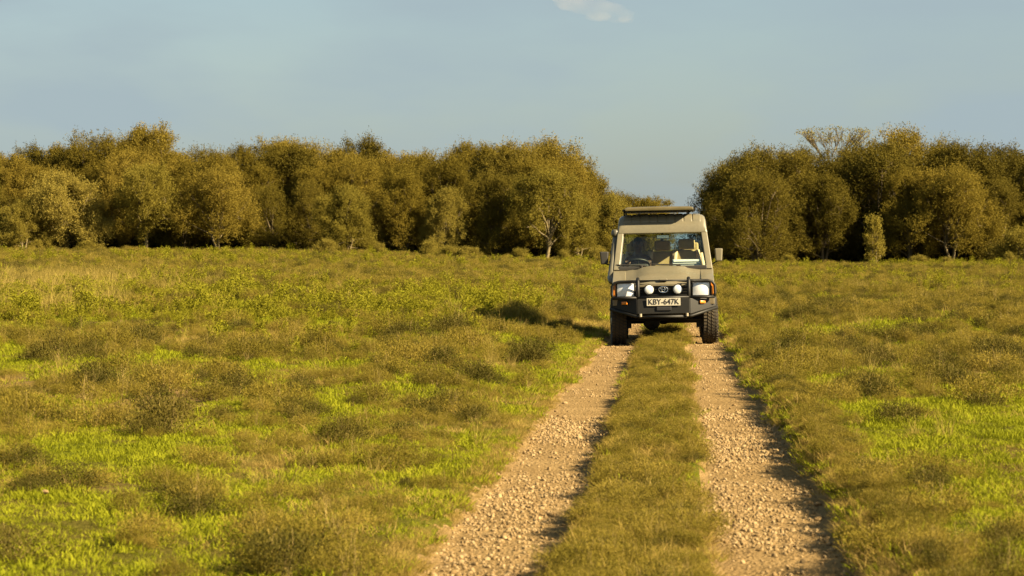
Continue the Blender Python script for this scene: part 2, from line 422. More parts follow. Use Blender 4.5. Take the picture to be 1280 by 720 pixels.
def ground_at(px, py):
    """ground point seen at a pixel of the 1280x720 photograph"""
    y = 1.6 * FPX / max(py - HORIZON, 4)
    for _ in range(30):
        x = (px - 640) / FPX * y
        y = 0.5 * y + 0.5 * np.clip((CAM_Z - hz(x, y)) * FPX / max(py - HORIZON, 1.0), 8, 200)
    x = (px - 640) / FPX * y
    return x, float(y), hz(x, y)

# ------------------------------------------------------------------ truck
DF = 41.2                                  # distance of the bumper
tx = (830.5 - 640) / FPX * DF
truck = empty('safari_truck', (tx, DF, 0.0))
truck.rotation_euler = (0, R(-1.1), -ROADK + R(0.3))
truck.location.z = hz(tx - 0.7, DF + .75) + 0.018
tag(truck, 'beige safari truck with black bull bar, snorkel and raised roof hatch on the track', 'truck')
P = truck
AX_F, AX_R, TR, TW, WX = 0.76, 3.74, 0.395, 0.25, 0.757

# chassis, axles, underside
mb = MB()
for s in (-1, 1): mb.box(s * .42 - .04, s * .42 + .04, .15, 4.75, .47, .6)
for y in (.35, 1.5, 2.6, 4.3): mb.box(-.4, .4, y, y + .08, .48, .57)
mb.build('chassis', M['black'], P, bevel=.008)
for y in (AX_F, AX_R):
    mb = MB(); mb.tube([(-.68, y, TR), (.68, y, TR)], .05, 10); mb.lathe([(.02, -.16), (.13, -.1), (.15, 0), (.13, .1), (.02, .16)], 'y', (-.2 if y == AX_F else 0, y, TR - .01), 14)
    for s in (-1, 1):
        mb.tube([(s * .47, y, TR), (s * .5, y - .04, .75)], .03, 8); mb.box(s * .42 - .035, s * .42 + .035, y - .5, y + .5, TR + .06, TR + .1)
        mb.box(s * .6 - .06, s * .6 + .06, y - .12, y + .12, TR - .12, TR + .12)
    if y == AX_F: mb.tube([(-.62, y - .2, TR + .02), (.62, y - .2, TR + .02)], .022, 8)
    mb.build('axle', M['black'], P)
mb = MB(); mb.box(-.35, .35, .45, 1.3, .5, .62); mb.build('engine_sump', M['black'], P, bevel=.02)
mb = MB(); mb.box(-.2, .2, 1.28, 2.0, .45, .6); mb.build('gearbox', M['black'], P, bevel=.02)
mb = MB(); mb.box(.47, .75, 2.6, 3.2, .45, .6); mb.build('fuel_tank', M['black'], P, bevel=.02)

# wheels
def wheel(x, y, steer):
    w = empty('wheel', (x, y, TR)); w.parent = P; w.rotation_euler = (0, 0, steer)
    t = TW / 2
    mb = MB(); mb.lathe([(.225, -t * .75), (.25, -t * .92), (.31, -t), (.355, -t * .93), (.378, -t * .78), (.382, -t * .4), (.383, 0), (.382, t * .4), (.378, t * .78), (.355, t * .93), (.31, t), (.25, t * .92), (.225, t * .75)], 'x', n=48, close=True)
    ty = mb.build('tyre', M['rubber'], w, smooth=True)
    mb = MB(); n = 44
    for i in range(n):
        a = 2 * math.pi * i / n
        for k, (h0, h1, off) in enumerate(((-.118, -.07, 0), (-.055, -.008, .5), (.008, .055, 0), (.07, .118, .5))):
            a0 = a + off * 2 * math.pi / n; da = 2 * math.pi / n * .32
            sk = .05 if k in (1, 2) else 0
            ro = .396 if k in (1, 2) else .388
            pts = []
            for r_ in (.372, ro):
                for (h, aa) in ((h0, a0 - da - sk), (h1, a0 - da + sk), (h1, a0 + da + sk), (h0, a0 + da - sk)):
                    pts.append((h, r_ * math.cos(aa), r_ * math.sin(aa)))
            mb.hexa(pts)
    mb.build('tread', M['tread'], ty)
    s = 1 if x > 0 else -1
    mb = MB(); mb.lathe([(.226, -t * .8), (.226, t * .8), (.2, t * .8), (.2, t * .25), (.12, t * .35), (.1, t * .5), (.0, t * .5)] if s > 0 else
                        [(.226, t * .8), (.226, -t * .8), (.2, -t * .8), (.2, -t * .25), (.12, -t * .35), (.1, -t * .5), (.0, -t * .5)], 'x', n=32)
    mb.build('rim', M['rim'], w, smooth=True)
    mb = MB(); mb.lathe([(.07, s * t * .4), (.07, s * t * .85), (.045, s * t), (0, s * t)], 'x', n=16)
    for i in range(6):
        a = i * math.pi / 3; mb.lathe([(.013, s * t * .3), (.013, s * t * .6), (0, s * t * .6)], 'x', (0, .1 * math.cos(a), .1 * math.sin(a)), 6)
    mb.build('hub', M['rim'], w)
    return w
for x in (-WX, WX):
    wheel(x, AX_F, R(3.5)); wheel(x, AX_R, 0)

# front wings with wheel arches
def arch(cy, r, a0, a1, n=14, cz=TR + .02):
    return [(cy + r * math.cos(a0 + (a1 - a0) * i / n), cz + r * math.sin(a0 + (a1 - a0) * i / n)) for i in range(n + 1)]
for s in (-1, 1):
    poly = [(.2, .66), (.19, .95), (.22, 1.03), (.3, 1.075), (1.24, 1.24), (1.24, .5), (1.19, .5)] + arch(AX_F, .47, R(-4), R(148))
    mb = MB(); mb.extrude_yz(poly, s * .62, s * .835)
    fd = mb.build('fender', M['paint'], P, bevel=.03, segs=3)
    mb = MB(); ring = arch(AX_F, .468, R(-2), R(146), 18)
    mb.tube([(s * .835, y, z) for y, z in ring], .028, 8); mb.build('flare', M['plastic'], fd, smooth=True)
    mb = MB(); mb.box(s * .84 - .012, s * .84 + .012, .98, 1.06, .98, 1.02); mb.build('side_marker', M['amber'], fd, bevel=.006)
mb = MB(); mb.box(-.62, .62, .24, .3, .6, 1.04); mb.box(-.6, .6, .45, .5, .6, 1.02); mb.build('radiator', M['black'], P)

# hood: crowned, with a wide raised middle
xs = [-.70, -.69, -.62, -.50, -.42, -.37, -.2, 0, .2, .37, .42, .50, .62, .69, .70]
def hood_z(x, y):
    t = (y - .17) / (1.2 - .17)
    z = 1.075 + .205 * t - .055 * (x / .7) ** 2 * (1.0 + .1 * t) - max(0, .06 - (y - .15)) * 1.0
    z += .028 * float(sstep(.44, .36, abs(x))) * float(sstep(.3, .5, y))
    return z - (.03 if abs(x) > .695 else 0)
rows = []
for y in (.15, .165, .19, .24, .3, .4, .5, .65, .8, .95, 1.1, 1.2): rows.append([(x, y + .05 * (x / .7) ** 2 * (1 - (y - .15) / 1.05), hood_z(x, y)) for x in xs])
mb = MB(); mb.loft(rows, closed=False, caps=False)
mb.loft([[(x, y, z - .03) for x, y, z in rows[0]], rows[0]], closed=False, caps=False)
hd = mb.build('hood', M['paint'], P, smooth=True)
mb = MB(); mb.box(-.07, .07, .145, .19, 1.052, 1.092); mb.build('hood_latch', M['paint'], hd, bevel=.012)

# grille
mb = MB(); mb.box(-.46, .46, .19, .235, .78, 1.055)
gr = mb.build('grille', M['black'], P, bevel=.008)
for i in range(5):
    z = .83 + i * .045; mb = MB(); mb.box(-.44, .44, .165, .2, z - .008, z + .008); mb.build('grille_bar', M['black'], gr)
mb = MB()
def ell(rx, rz, cx, cz, r, n=28):
    mb.tube([(cx + rx * math.cos(2 * math.pi * i / n), .15, cz + rz * math.sin(2 * math.pi * i / n)) for i in range(n + 1)], r, 6, caps=False)
ell(.075, .05, 0, .915, .011); ell(.026, .046, 0, .917, .009); ell(.052, .02, 0, .937, .009)
mb.build('emblem', M['chrome'], P, smooth=True)
# lamps
for s in (-1, 1):
    x0, x1 = (s * .485, s * .755) if s > 0 else (s * .755, s * .485)
    mb = MB(); mb.box(x0 - .03, x1 + .03, .165, .23, .795, 1.045); hb = mb.build('headlight', M['black'], P, bevel=.02)
    mb = MB()
    rows = []
    for j in range(7):
        rows.append([(x0 + (x1 - x0) * i / 8, .165 - .028 * (1 - (2 * i / 8 - 1) ** 2) * (1 - .4 * (2 * j / 6 - 1) ** 2), .817 + .205 * j / 6) for i in range(9)])
    mb.loft(rows, closed=False, caps=False); mb.build('lens', M['reflector'], hb, smooth=True)
    mb = MB(); cx = s * .80; mb.box(cx - .028, cx + .028, .18, .26, .82, 1.02); mb.build('corner_lamp', M['amber'], hb, bevel=.012)
    sp = None
    mb = MB(); c = (s * .236, .09, .917)
    mb.lathe([(.0, .055), (.06, .05), (.088, .01), (.09, -.025), (.08, -.028)], 'y', c, 24)
    sp = mb.build('spotlight', M['black'], P, smooth=True)
    mb = MB(); mb.lathe([(.082, -.024), (.06, -.036), (.03, -.043), (0, -.045)], 'y', c, 24); mb.build('lens', M['reflector'], sp, smooth=True)
    mb = MB(); mb.tube([(s * .236, .1, .84), (s * .236, .1, .78)], .014, 8); mb.build('bracket', M['black'], sp)

# bull bar and bumper
mb = MB(); tb = .024
for s in (-1, 1):
    mb.tube([(s * .415, .03, .6), (s * .415, .03, 1.06), (s * .415, .1, 1.1)], .03, 10)
    mb.tube([(s * .415, .04, 1.058), (s * .5, .1, 1.058), (s * .72, .125, 1.055), (s * .8, .13, 1.035), (s * .84, .14, .98), (s * .845, .14, .85), (s * .83, .13, .79)], tb, 10)
    mb.tube([(s * .415, .03, .79), (s * .7, .06, .79), (s * .83, .13, .785)], tb, 10)
mb.tube([(-.415, .02, .79), (.415, .02, .79)], tb, 10)
mb.tube([(-.415, .04, 1.065), (.415, .04, 1.065)], .014, 10)
mb.build('bull_bar', M['black'], P, smooth=True)
mb = MB(); mb.hexa([(-.43, -.02, .52), (.43, -.02, .52), (.43, .25, .5), (-.43, .25, .5), (-.43, 0, .775), (.43, 0, .775), (.43, .22, .775), (-.43, .22, .775)])
bp = mb.build('bumper', M['black'], P, bevel=.012)
for s in (-1, 1):
    p = [(s * .43, -.018, .51), (s * .87, .26, .63), (s * .87, .42, .63), (s * .43, .24, .51), (s * .43, .0, .772), (s * .87, .27, .772), (s * .87, .42, .772), (s * .43, .22, .772)]
    mb = MB(); mb.hexa(p if s > 0 else [p[1], p[0], p[3], p[2], p[5], p[4], p[7], p[6]])
    wg = mb.build('bumper_wing', M['black'], bp, bevel=.01)
    mb = MB(); mb.tube([(s * .36, -.02, .475), (s * .45, -.01, .485), (s * .88, .25, .61)], .026, 10); mb.build('lower_tube', M['black'], bp, smooth=True)
    mb = MB(); n_ = Vector((s * .545, -.84, 0)); c = Vector((s * .635, .105, .705))
    t_ = Vector((.84 * s, .545, 0)).normalized() * .055
    o_ = Vector((s * .545, -.84, 0)).normalized()
    q = [c - t_ + Vector((0, 0, -.026)), c + t_ + Vector((0, 0, -.026)), c + t_ + Vector((0, 0, .026)), c - t_ + Vector((0, 0, .026))]
    mb.hexa([v_ - o_ * .01 for v_ in q] + [v_ + o_ * .022 for v_ in q]); mb.build('indicator', M['amber'], bp, bevel=.012)
mb = MB(); mb.tube([(-.38, -.02, .475), (.38, -.02, .475)], .026, 10); mb.build('lower_tube', M['black'], bp, smooth=True)
for s in (-1, 1):
    mb = MB(); mb.tube([(s * .38, -.045, .48), (s * .38, -.045, .53)], .024, 10); mb.build('recovery_hook', M['rim'], bp)
mb = MB(); mb.box(-.115, .125, -.035, .02, .575, .64); mb.build('winch_fairlead', M['ink'], bp, bevel=.008)
# number plate
mb = MB(); mb.box(-.275, .275, -.035, -.027, .655, .78); pl = mb.build('number_plate', M['plate'], P, bevel=.003)
cu = bpy.data.curves.new('plate_text', 'FONT'); cu.body = 'KBY-647K'; cu.size = .128; cu.align_x = 'CENTER'; cu.align_y = 'CENTER'; cu.extrude = .001; cu.offset = .0012; cu.space_character = 1.0
tmp = bpy.data.objects.new('plate_text', cu); col.objects.link(tmp)
bpy.context.view_layer.update()
me = bpy.data.meshes.new_from_object(tmp.evaluated_get(bpy.context.evaluated_depsgraph_get()))
bpy.data.objects.remove(tmp)
me.materials.clear(); me.materials.append(M['ink'])
wx = max(v.co.x for v in me.vertices) - min(v.co.x for v in me.vertices)
for v in me.vertices: v.co.x *= .5 / wx
lt = bpy.data.objects.new('lettering', me); col.objects.link(lt); lt.parent = pl
lt.location = (0, -.0385, .7175); lt.rotation_euler = (R(90), 0, 0)

# tub, sides, doors
def side_x(z): return .84 - max(0, z - 1.2) * .125
for s in (-1, 1):
    poly = [(1.24, .5), (1.24, 1.25), (4.9, 1.25), (4.92, .6), (4.3, .55)] + [(y, z) for y, z in arch(AX_R, .47, R(10), R(170))] + [(3.1, .5)]
    mb = MB(); mb.extrude_yz(poly, s * .79, s * .838); mb.build('side_panel', M['paint'], P, bevel=.012)
    mb = MB(); mb.box(min(s * .836, s * .848), max(s * .836, s * .848), 1.3, 2.24, .58, 1.235)
    dr = mb.build('door', M['paint'], P, bevel=.006)
    mb = MB(); mb.box(min(s * .848, s * .872), max(s * .848, s * .872), 2.06, 2.18, 1.08, 1.11); mb.build('handle', M['black'], dr, bevel=.006)
mb = MB(); mb.box(-.79, .79, 1.24, 4.88, .58, .64); mb.box(-.79, .79, 1.2, 1.25, .6, 1.25); mb.build('cab_floor', M['interior'], P)
mb = MB(); mb.box(-.79, .79, 4.86, 4.93, .56, 1.25); rd = mb.build('rear_door', M['paint'], P, bevel=.01)
mb = MB(); mb.box(-.02, .02, 4.85, 4.94, 1.25, 1.9); mb.build('divider', M['paint'], rd)

# greenhouse pillars, rails and glass
def pillar(name, s, ya0, ya1, yb0, yb1, z0=1.24, z1=1.93, th=.05, mat='paint'):
    xa, xb = side_x(z0), side_x(z1)
    mb = MB(); mb.hexa([(s * (xa - th), ya0, z0), (s * xa, ya0, z0), (s * xa, ya1, z0), (s * (xa - th), ya1, z0),
                        (s * (xb - th), yb0, z1), (s * xb, yb0, z1), (s * xb, yb1, z1), (s * (xb - th), yb1, z1)])
    return mb.build(name, M[mat], P, bevel=.014)
for s in (-1, 1):
    pillar('windscreen_pillar', s, 1.16, 1.31, 1.5, 1.63, th=.105)
    pillar('door_pillar', s, 2.22, 2.34, 2.24, 2.34)
    pillar('rear_pillar', s, 3.42, 3.54, 3.42, 3.54)
    pillar('corner_pillar', s, 4.74, 4.9, 4.7, 4.84)
    for (a0, a1, b0, b1) in ((1.3, 2.23, 1.62, 2.25), (2.33, 3.43, 2.33, 3.43), (3.53, 4.75, 3.53, 4.71)):
        xa, xb = side_x(1.24) - .02, side_x(1.93) - .02
        mb = MB(); mb.hexa([(s * xa, a0, 1.24), (s * (xa + .005), a0, 1.24), (s * (xa + .005), a1, 1.24), (s * xa, a1, 1.24),
                            (s * xb, b0, 1.93), (s * (xb + .005), b0, 1.93), (s * (xb + .005), b1, 1.93), (s * xb, b1, 1.93)])
        mb.build('side_window', M['glass'], P)
mb = MB(); mb.hexa([(-.74, 4.87, 1.25), (.74, 4.87, 1.25), (.74, 4.876, 1.25), (-.74, 4.876, 1.25), (-.68, 4.8, 1.92), (.68, 4.8, 1.92), (.68, 4.806, 1.92), (-.68, 4.806, 1.92)])
mb.build('rear_window', M['glass'], P)
# windscreen
mb = MB(); mb.hexa([(-.735, 1.22, 1.28), (.735, 1.22, 1.28), (.735, 1.226, 1.28), (-.735, 1.226, 1.28), (-.655, 1.545, 1.875), (.655, 1.545, 1.875), (.655, 1.551, 1.875), (-.655, 1.551, 1.875)])
ws = mb.build('windscreen', M['glass'], P)
mb = MB()
rn = []
for x, y, z in ((-.725, 1.215, 1.285), (.725, 1.215, 1.285), (.66, 1.53, 1.85), (.63, 1.54, 1.868), (-.63, 1.54, 1.868), (-.66, 1.53, 1.85), (-.725, 1.215, 1.285)): rn.append((x, y, z))
mb.tube(rn, .017, 6); mb.build('rubber_seal', M['plastic'], ws)
mb = MB(); mb.box(-.74, .74, 1.165, 1.235, 1.225, 1.3); mb.build('cowl', M['plastic'], P, bevel=.015)
for s, x in ((-1, -.28), (1, .3)):
    mb = MB(); mb.tube([(x, 1.165, 1.3), (x - .1, 1.16, 1.318), (x - .46, 1.19, 1.325)], .011, 6); mb.tube([(x - .02, 1.175, 1.316), (x - .5, 1.2, 1.33)], .009, 6); mb.build('wiper', M['plastic'], P)
mb = MB(); mb.tube([(-.36, 1.13, 1.26), (-.36, 1.1, 1.315)], [.035, .02], 8); mb.build('washer_cap', M['plastic'], P)

# raised roof: sloped ribbed front, long top
def roof_ring(y, zb, zt, hw_b, hw_t):
    r = .05
    return [(-hw_b, y, zb), (-hw_t - .004, y, zt - .09), (-hw_t + .012, y, zt - .04), (-hw_t + .05, y, zt - .008), (-hw_t + .12, y, zt + .003), (0, y, zt + .012),
            (hw_t - .12, y, zt + .003), (hw_t - .05, y, zt - .008), (hw_t - .012, y, zt - .04), (hw_t + .004, y, zt - .09), (hw_b, y, zb)]
top_prof = [(1.46, 1.865), (1.475, 1.93), (1.5, 1.99), (1.56, 2.1), (1.62, 2.14), (1.75, 2.16), (3.2, 2.17), (4.75, 2.15), (4.86, 2.08)]
rings = []
for y, zt in top_prof:
    hb_ = side_x(1.86) + .005; zb = 1.855
    k = min(1, max(.0, (zt - 1.86) / .28))
    hwt = hb_ - .03 * k
    ring = []
    base = roof_ring(y, 1.855, 2.16, hb_, hb_ - .03)
    for (px_, py_, pz_) in base: ring.append((px_ * (1 - .0 * k), py_, 1.855 + (pz_ - 1.855) * (zt - 1.85) / .31))
    rings.append(ring)
mb = MB(); mb.loft(rings, closed=True, caps=True)
rf = mb.build('roof', M['paint'], P, bevel=.01)
prof2 = [(1.525, 2.045), (1.56, 2.108), (1.62, 2.152), (1.75, 2.172), (3.2, 2.182), (4.7, 2.164)]
for i in range(9):
    x = -.584 + i * .146
    rr = []
    for k, (y, z) in enumerate(prof2):
        d = (.001 if k == 0 else .011); dz = -.008 * (x / .6) ** 2
        yo = -.75 if k < 3 else 0
        rr.append([(x - .067, y, z - .03 + dz), (x - .062, y + yo * d, z + d * .8 + dz), (x + .062, y + yo * d, z + d * .8 + dz), (x + .067, y, z - .03 + dz)])
    mb = MB(); mb.loft(rr, closed=True, caps=True); mb.build('rib', M['paint'], rf, bevel=.006)
for s in (-1, 1):
    mb = MB(); mb.tube([(s * .735, 1.5, 1.93), (s * .735, 4.8, 1.93)], .014, 6); mb.build('gutter', M['paint'], rf, smooth=True)
# raised hatch on posts
HX = -.045
mb = MB(); rr = []
for y, dz in ((1.33, -.035), (1.34, .0), (1.4, .02), (2.4, .035), (3.2, .035), (4.2, .02), (4.3, -.03)):
    rr.append([(HX - .575, y, 2.232), (HX - .575, y, 2.27 + dz * .5), (HX - .52, y, 2.285 + dz * .6), (HX, y, 2.292 + dz * .6), (HX + .52, y, 2.285 + dz * .6), (HX + .575, y, 2.27 + dz * .5), (HX + .575, y, 2.232)])
mb.loft(rr, closed=True, caps=True); ht = mb.build('roof_hatch', M['olive'], P, bevel=.012)
mb = MB()
for s in (-1, 1): mb.box(HX + s * .6 - .018, HX + s * .6 + .018, 1.36, 4.25, 2.235, 2.262)
mb.box(HX - .58, HX + .58, 1.345, 1.385, 2.225, 2.25); mb.build('hatch_rim', M['black'], ht, bevel=.006)
for x in (-.595, .5):
    for y in (1.64, 4.1):
        mb = MB(); mb.tube([(HX + x, y, 2.14), (HX + x, y, 2.25)], .013, 8); mb.build('hatch_post', M['black'], ht)
mb = MB(); mb.tube([(HX + .5, 1.6, 2.19), (HX + .63, 1.6, 2.3), (HX + .66, 1.6, 2.25), (HX + .68, 1.62, 2.2)], .012, 6); mb.build('hatch_latch', M['black'], ht)
mb = MB(); mb.tube([(HX + .5, 1.75, 2.27), (HX + .49, 1.77, 2.46)], [.006, .003], 6); mb.build('antenna', M['black'], P)
# snorkel
mb = MB(); mb.tube([(-.8, .82, 1.02), (-.865, .9, 1.07), (-.88, 1.05, 1.12), (-.872, 1.2, 1.22), (-.835, 1.36, 1.5), (-.8, 1.5, 1.74), (-.795, 1.53, 1.8)], [.05, .055, .052, .047, .045, .043, .043], 12)
sn = mb.build('snorkel', M['snorkel'], P, smooth=True)
mb = MB(); mb.lathe([(.0, -.01), (.045, -.01), (.05, .02), (.066, .03), (.07, .06), (.064, .11), (.05, .135), (0, .14)], 'z', (-.793, 1.54, 1.79), 18); mb.build('snorkel_head', M['snorkel'], sn, smooth=True)
for z, x, y in ((1.38, -.852, 1.29), (1.68, -.81, 1.46)):
    mb = MB(); mb.box(x - .055, x + .06, y - .025, y + .025, z - .012, z + .012); mb.build('snorkel_clamp', M['black'], sn)
# mirrors
for s in (-1, 1):
    z0 = 1.34 if s < 0 else 1.36
    mb = MB(); cx = s * .985 if s < 0 else s * .945; hw = .075 if s < 0 else .068
    mb.hexa([(cx - hw * .75, 1.33, z0), (cx + hw * .75, 1.33, z0), (cx + hw * .8, 1.39, z0), (cx - hw * .8, 1.39, z0), (cx - hw, 1.33, z0 + .215), (cx + hw, 1.33, z0 + .215), (cx + hw, 1.4, z0 + .215), (cx - hw, 1.4, z0 + .215)])
    mr = mb.build('mirror', M['plastic'] if s < 0 else M['paint'], P, bevel=.02, segs=3)
    mb = MB(); mb.box(cx - hw * .8, cx + hw * .8, 1.402, 1.408, z0 + .02, z0 + .2); mb.build('mirror_glass', M['silver_glass'], mr)
    mb = MB(); mb.tube([(cx, 1.37, z0 + .02), (s * .86, 1.38, z0 - .03), (s * .8, 1.4, z0 - .06)], .012, 6); mb.build('mirror_arm', M['black'], mr)
# cab interior
mb = MB(); mb.box(-.72, .72, 1.27, 1.62, .95, 1.29); mb.box(-.6, -.24, 1.5, 1.66, 1.22, 1.335); mb.build('dashboard', M['interior'], P, bevel=.03)
sw = None
mb = MB(); cw = Vector((-.42, 1.74, 1.33)); ax = Vector((0, .45, .9)).normalized() ; e1 = Vector((1, 0, 0)); e2 = ax.cross(e1)
ring = [cw + (e1 * math.cos(2 * math.pi * i / 28) + e2 * math.sin(2 * math.pi * i / 28)) * .19 for i in range(29)]
mb.tube(ring, .016, 8, caps=False)
for a in (0, 2.1, 4.2): mb.tube([cw, cw + (e1 * math.cos(a + .5) + e2 * math.sin(a + .5)) * .19], .012, 6)
mb.tube([cw, cw - ax * .4 + Vector((0, -.1, 0))], .03, 8); mb.build('steering_wheel', M['plastic'], P, smooth=True)
def seat(x, y, zt, w=.235):
    e = empty('seat', (x, y, .64)); e.parent = P
    mb = MB(); mb.box(-w, w, 0, .5, .0, .3); mb.build('cushion', M['fabric'], e, bevel=.05, segs=3)
    h = zt - .64 - .2
    mb = MB(); mb.hexa([(-w, .42, .25), (w, .42, .25), (w, .56, .25), (-w, .56, .25), (-w * .9, .52, h), (w * .9, .52, h), (w * .9, .62, h), (-w * .9, .62, h)])
    bk = mb.build('backrest', M['fabric'], e, bevel=.04, segs=3)
    for s in (-1, 1):
        mb = MB(); mb.tube([(s * w * .96, .42, .3), (s * w * .92, .47, h * .75), (s * w * .8, .52, h)], [.04, .038, .03], 8); mb.build('bolster', M['piping'], bk, smooth=True)
    mb = MB(); mb.hexa([(-w * .62, .5, h + .01), (w * .62, .5, h + .01), (w * .62, .6, h + .01), (-w * .62, .6, h + .01), (-w * .6, .5, h + .19), (w * .6, .5, h + .19), (w * .6, .59, h + .19), (-w * .6, .59, h + .19)])
    mb.build('headrest', M['fabric'], e, bevel=.035, segs=3)
seat(-.42, 1.92, 1.74); seat(.42, 1.92, 1.76); seat(.0, 2.55, 1.74); seat(.5, 3.3, 1.7); seat(-.5, 3.3, 1.7)
mb = MB(); mb.box(-.1, .12, 1.6, 1.63, 1.755, 1.825); im = mb.build('interior_mirror', M['plastic'], P, bevel=.012)
mb = MB(); mb.box(-.09, .11, 1.594, 1.599, 1.765, 1.815); mb.build('mirror_face', M['chrome'], im)
mb = MB(); mb.tube([(.01, 1.62, 1.82), (.01, 1.6, 1.9)], .01, 6); mb.build('mirror_stem', M['plastic'], im)

# things in the cab
def in_truck(v):
    return truck.matrix_basis @ Vector(v)
TM = Matrix.LocRotScale(truck.location, truck.rotation_euler, None)
def place_like_truck(o): o.location = truck.location; o.rotation_euler = truck.rotation_euler
mb = MB()
for k in range(3):
    mb.hexa([(.16 + .01 * k, 1.33 - .015 * k, 1.292 + .035 * k), (.64 - .006 * k, 1.33 - .012 * k, 1.292 + .035 * k), (.64, 1.5, 1.296 + .037 * k), (.16, 1.5, 1.296 + .037 * k),
             (.16 + .01 * k, 1.338 - .012 * k, 1.325 + .036 * k), (.64 - .004 * k, 1.338 - .012 * k, 1.325 + .036 * k), (.64, 1.51, 1.328 + .037 * k), (.16, 1.51, 1.328 + .037 * k)])
pp = mb.build('paper_stack', M['paper'], None, bevel=.004); place_like_truck(pp)
tag(pp, 'stack of white papers lying on the truck dashboard behind the windscreen', 'paper')

# driver: one skinned body
def build_driver():
    J = {}
    vs, es, rad = [], [], []
    def v(p, r):
        vs.append(p); rad.append(r); return len(vs) - 1
    def chain(start, items):
        a = start
        for p, r in items:
            b_ = v(p, r); es.append((a, b_)); a = b_
        return a
    x = -.42
    pel = v((x, 2.22, 1.0), .14)
    sp = chain(pel, [((x, 2.27, 1.12), .135), ((x, 2.29, 1.26), .14), ((x, 2.27, 1.4), .13)])
    nk = chain(sp, [((x, 2.25, 1.49), .07), ((x, 2.235, 1.545), .055), ((x, 2.215, 1.6), .075), ((x, 2.205, 1.67), .088), ((x, 2.21, 1.73), .08), ((x, 2.215, 1.765), .045)])
    hands = []
    for s in (-1, 1):
        sh = chain(sp, [((x + s * .12, 2.27, 1.43), .085), ((x + s * .185, 2.26, 1.41), .065)])
        el = chain(sh, [((x + s * .23, 2.16, 1.27), .052), ((x + s * .245, 2.05, 1.19), .045), ((x + s * .215, 1.93, 1.25), .038), ((x + s * .19, 1.82, 1.32), .028)])
        hands.append((s, vs[el]))
        chain(el, [((x + s * .185, 1.77, 1.36), .033)])
        chain(pel, [((x + s * .1, 2.1, .98), .1), ((x + s * .13, 1.9, .98), .085), ((x + s * .14, 1.76, .96), .068), ((x + s * .13, 1.7, .83), .058), ((x + s * .12, 1.62, .7), .045), ((x + s * .12, 1.5, .68), .04)])
    me = bpy.data.meshes.new('person'); me.from_pydata(vs, es, [])
    o = bpy.data.objects.new('person', me); col.objects.link(o)
    sk = o.modifiers.new('skin', 'SKIN'); sk.use_smooth_shade = True
    for i, sv in enumerate(me.skin_vertices[0].data): sv.radius = (rad[i], rad[i]); sv.use_root = (i == 0)
    su = o.modifiers.new('sub', 'SUBSURF'); su.levels = 2; su.render_levels = 2
    bpy.context.view_layer.update()
    dg = bpy.context.evaluated_depsgraph_get()
    m2 = bpy.data.meshes.new_from_object(o.evaluated_get(dg))
    bpy.data.objects.remove(o)
    bm = bmesh.new(); bm.from_mesh(m2)
    # face: brow, nose, mouth and ears as modelled bumps joined to the head
    extra = MB()
    extra.tube([(x, 2.118, 1.685), (x, 2.1, 1.655), (x, 2.108, 1.635)], [.012, .018, .02], 8)
    for s in (-1, 1):
        extra.tube([(x + s * .088, 2.215, 1.69), (x + s * .096, 2.225, 1.665), (x + s * .088, 2.22, 1.63)], [.006, .01, .006], 8)
        extra.lathe([(0, -.012), (.012, -.006), (.014, .002), (0, .014)], 'y', (x + s * .033, 2.122, 1.685), 8)
        extra.tube([(x + s * .01, 2.116, 1.7), (x + s * .055, 2.128, 1.703)], .008, 6)
    extra.tube([(x - .026, 2.126, 1.607), (x, 2.116, 1.61), (x + .026, 2.126, 1.607)], [.006, .01, .006], 6)
    for s, hp in hands:
        base = Vector((x + s * .185, 1.765, 1.365))
        for k in range(4):
            off = Vector((s * (-.03 + .02 * k), -.012 - .004 * abs(k - 1.5), .004))
            ln = (.85, 1.0, .95, .75)[k]
            extra.tube([base + off + Vector((0, .02, 0)), base + off + Vector((0, -.02 * ln, .018)), base + off + Vector((0, -.05 * ln, .002)), base + off + Vector((0, -.045 * ln, -.03)), base + off + Vector((0, -.018, -.038))], [.0105, .01, .0095, .009, .007], 7)
        extra.tube([base + Vector((-s * .03, .03, 0)), base + Vector((-s * .052, .005, .0)), base + Vector((-s * .05, -.025, -.012)), base + Vector((-s * .04, -.04, -.02))], [.013, .012, .01, .008], 7)
    n0 = len(bm.verts)
    nv = [bm.verts.new(p) for p in extra.v]
    for f in extra.f:
        try: bm.faces.new([nv[i] for i in f])
        except ValueError: pass
    bmesh.ops.recalc_face_normals(bm, faces=bm.faces)
    for f in bm.faces:
        c = f.calc_center_median(); f.smooth = True
        arm = abs(c.x - x) > .12
        if c.z > 1.515: f.material_index = 0
        elif c.y < 1.88 and c.z > 1.1: f.material_index = 0
        elif c.z < 1.1 and c.y < 2.16: f.material_index = 2
        else: f.material_index = 1
    bm.to_mesh(m2); bm.free()
    m2.materials.clear()
    for k in ('skin', 'shirt', 'trousers'): m2.materials.append(M[k])
    o = bpy.data.objects.new('person', m2); col.objects.link(o); place_like_truck(o)
    tag(o, 'person in dark shirt sitting at the steering wheel of the truck', 'person')
    mb = MB()
    rr = []
    for k in range(6):
        a = k / 5 * math.pi / 2
        rr.append([(x + .086 * math.cos(a) * math.cos(t), 2.228 + .092 * math.cos(a) * math.sin(t), 1.69 + .03 * (math.sin(t) < -.2) + (.105 - .03 * (math.sin(t) < -.2)) * math.sin(a)) for t in np.linspace(0, 2 * math.pi, 18, endpoint=False)])
    mb.loft(rr, closed=True, caps=True); hr = mb.build('hair', M['hair'], o, smooth=True)
build_driver()

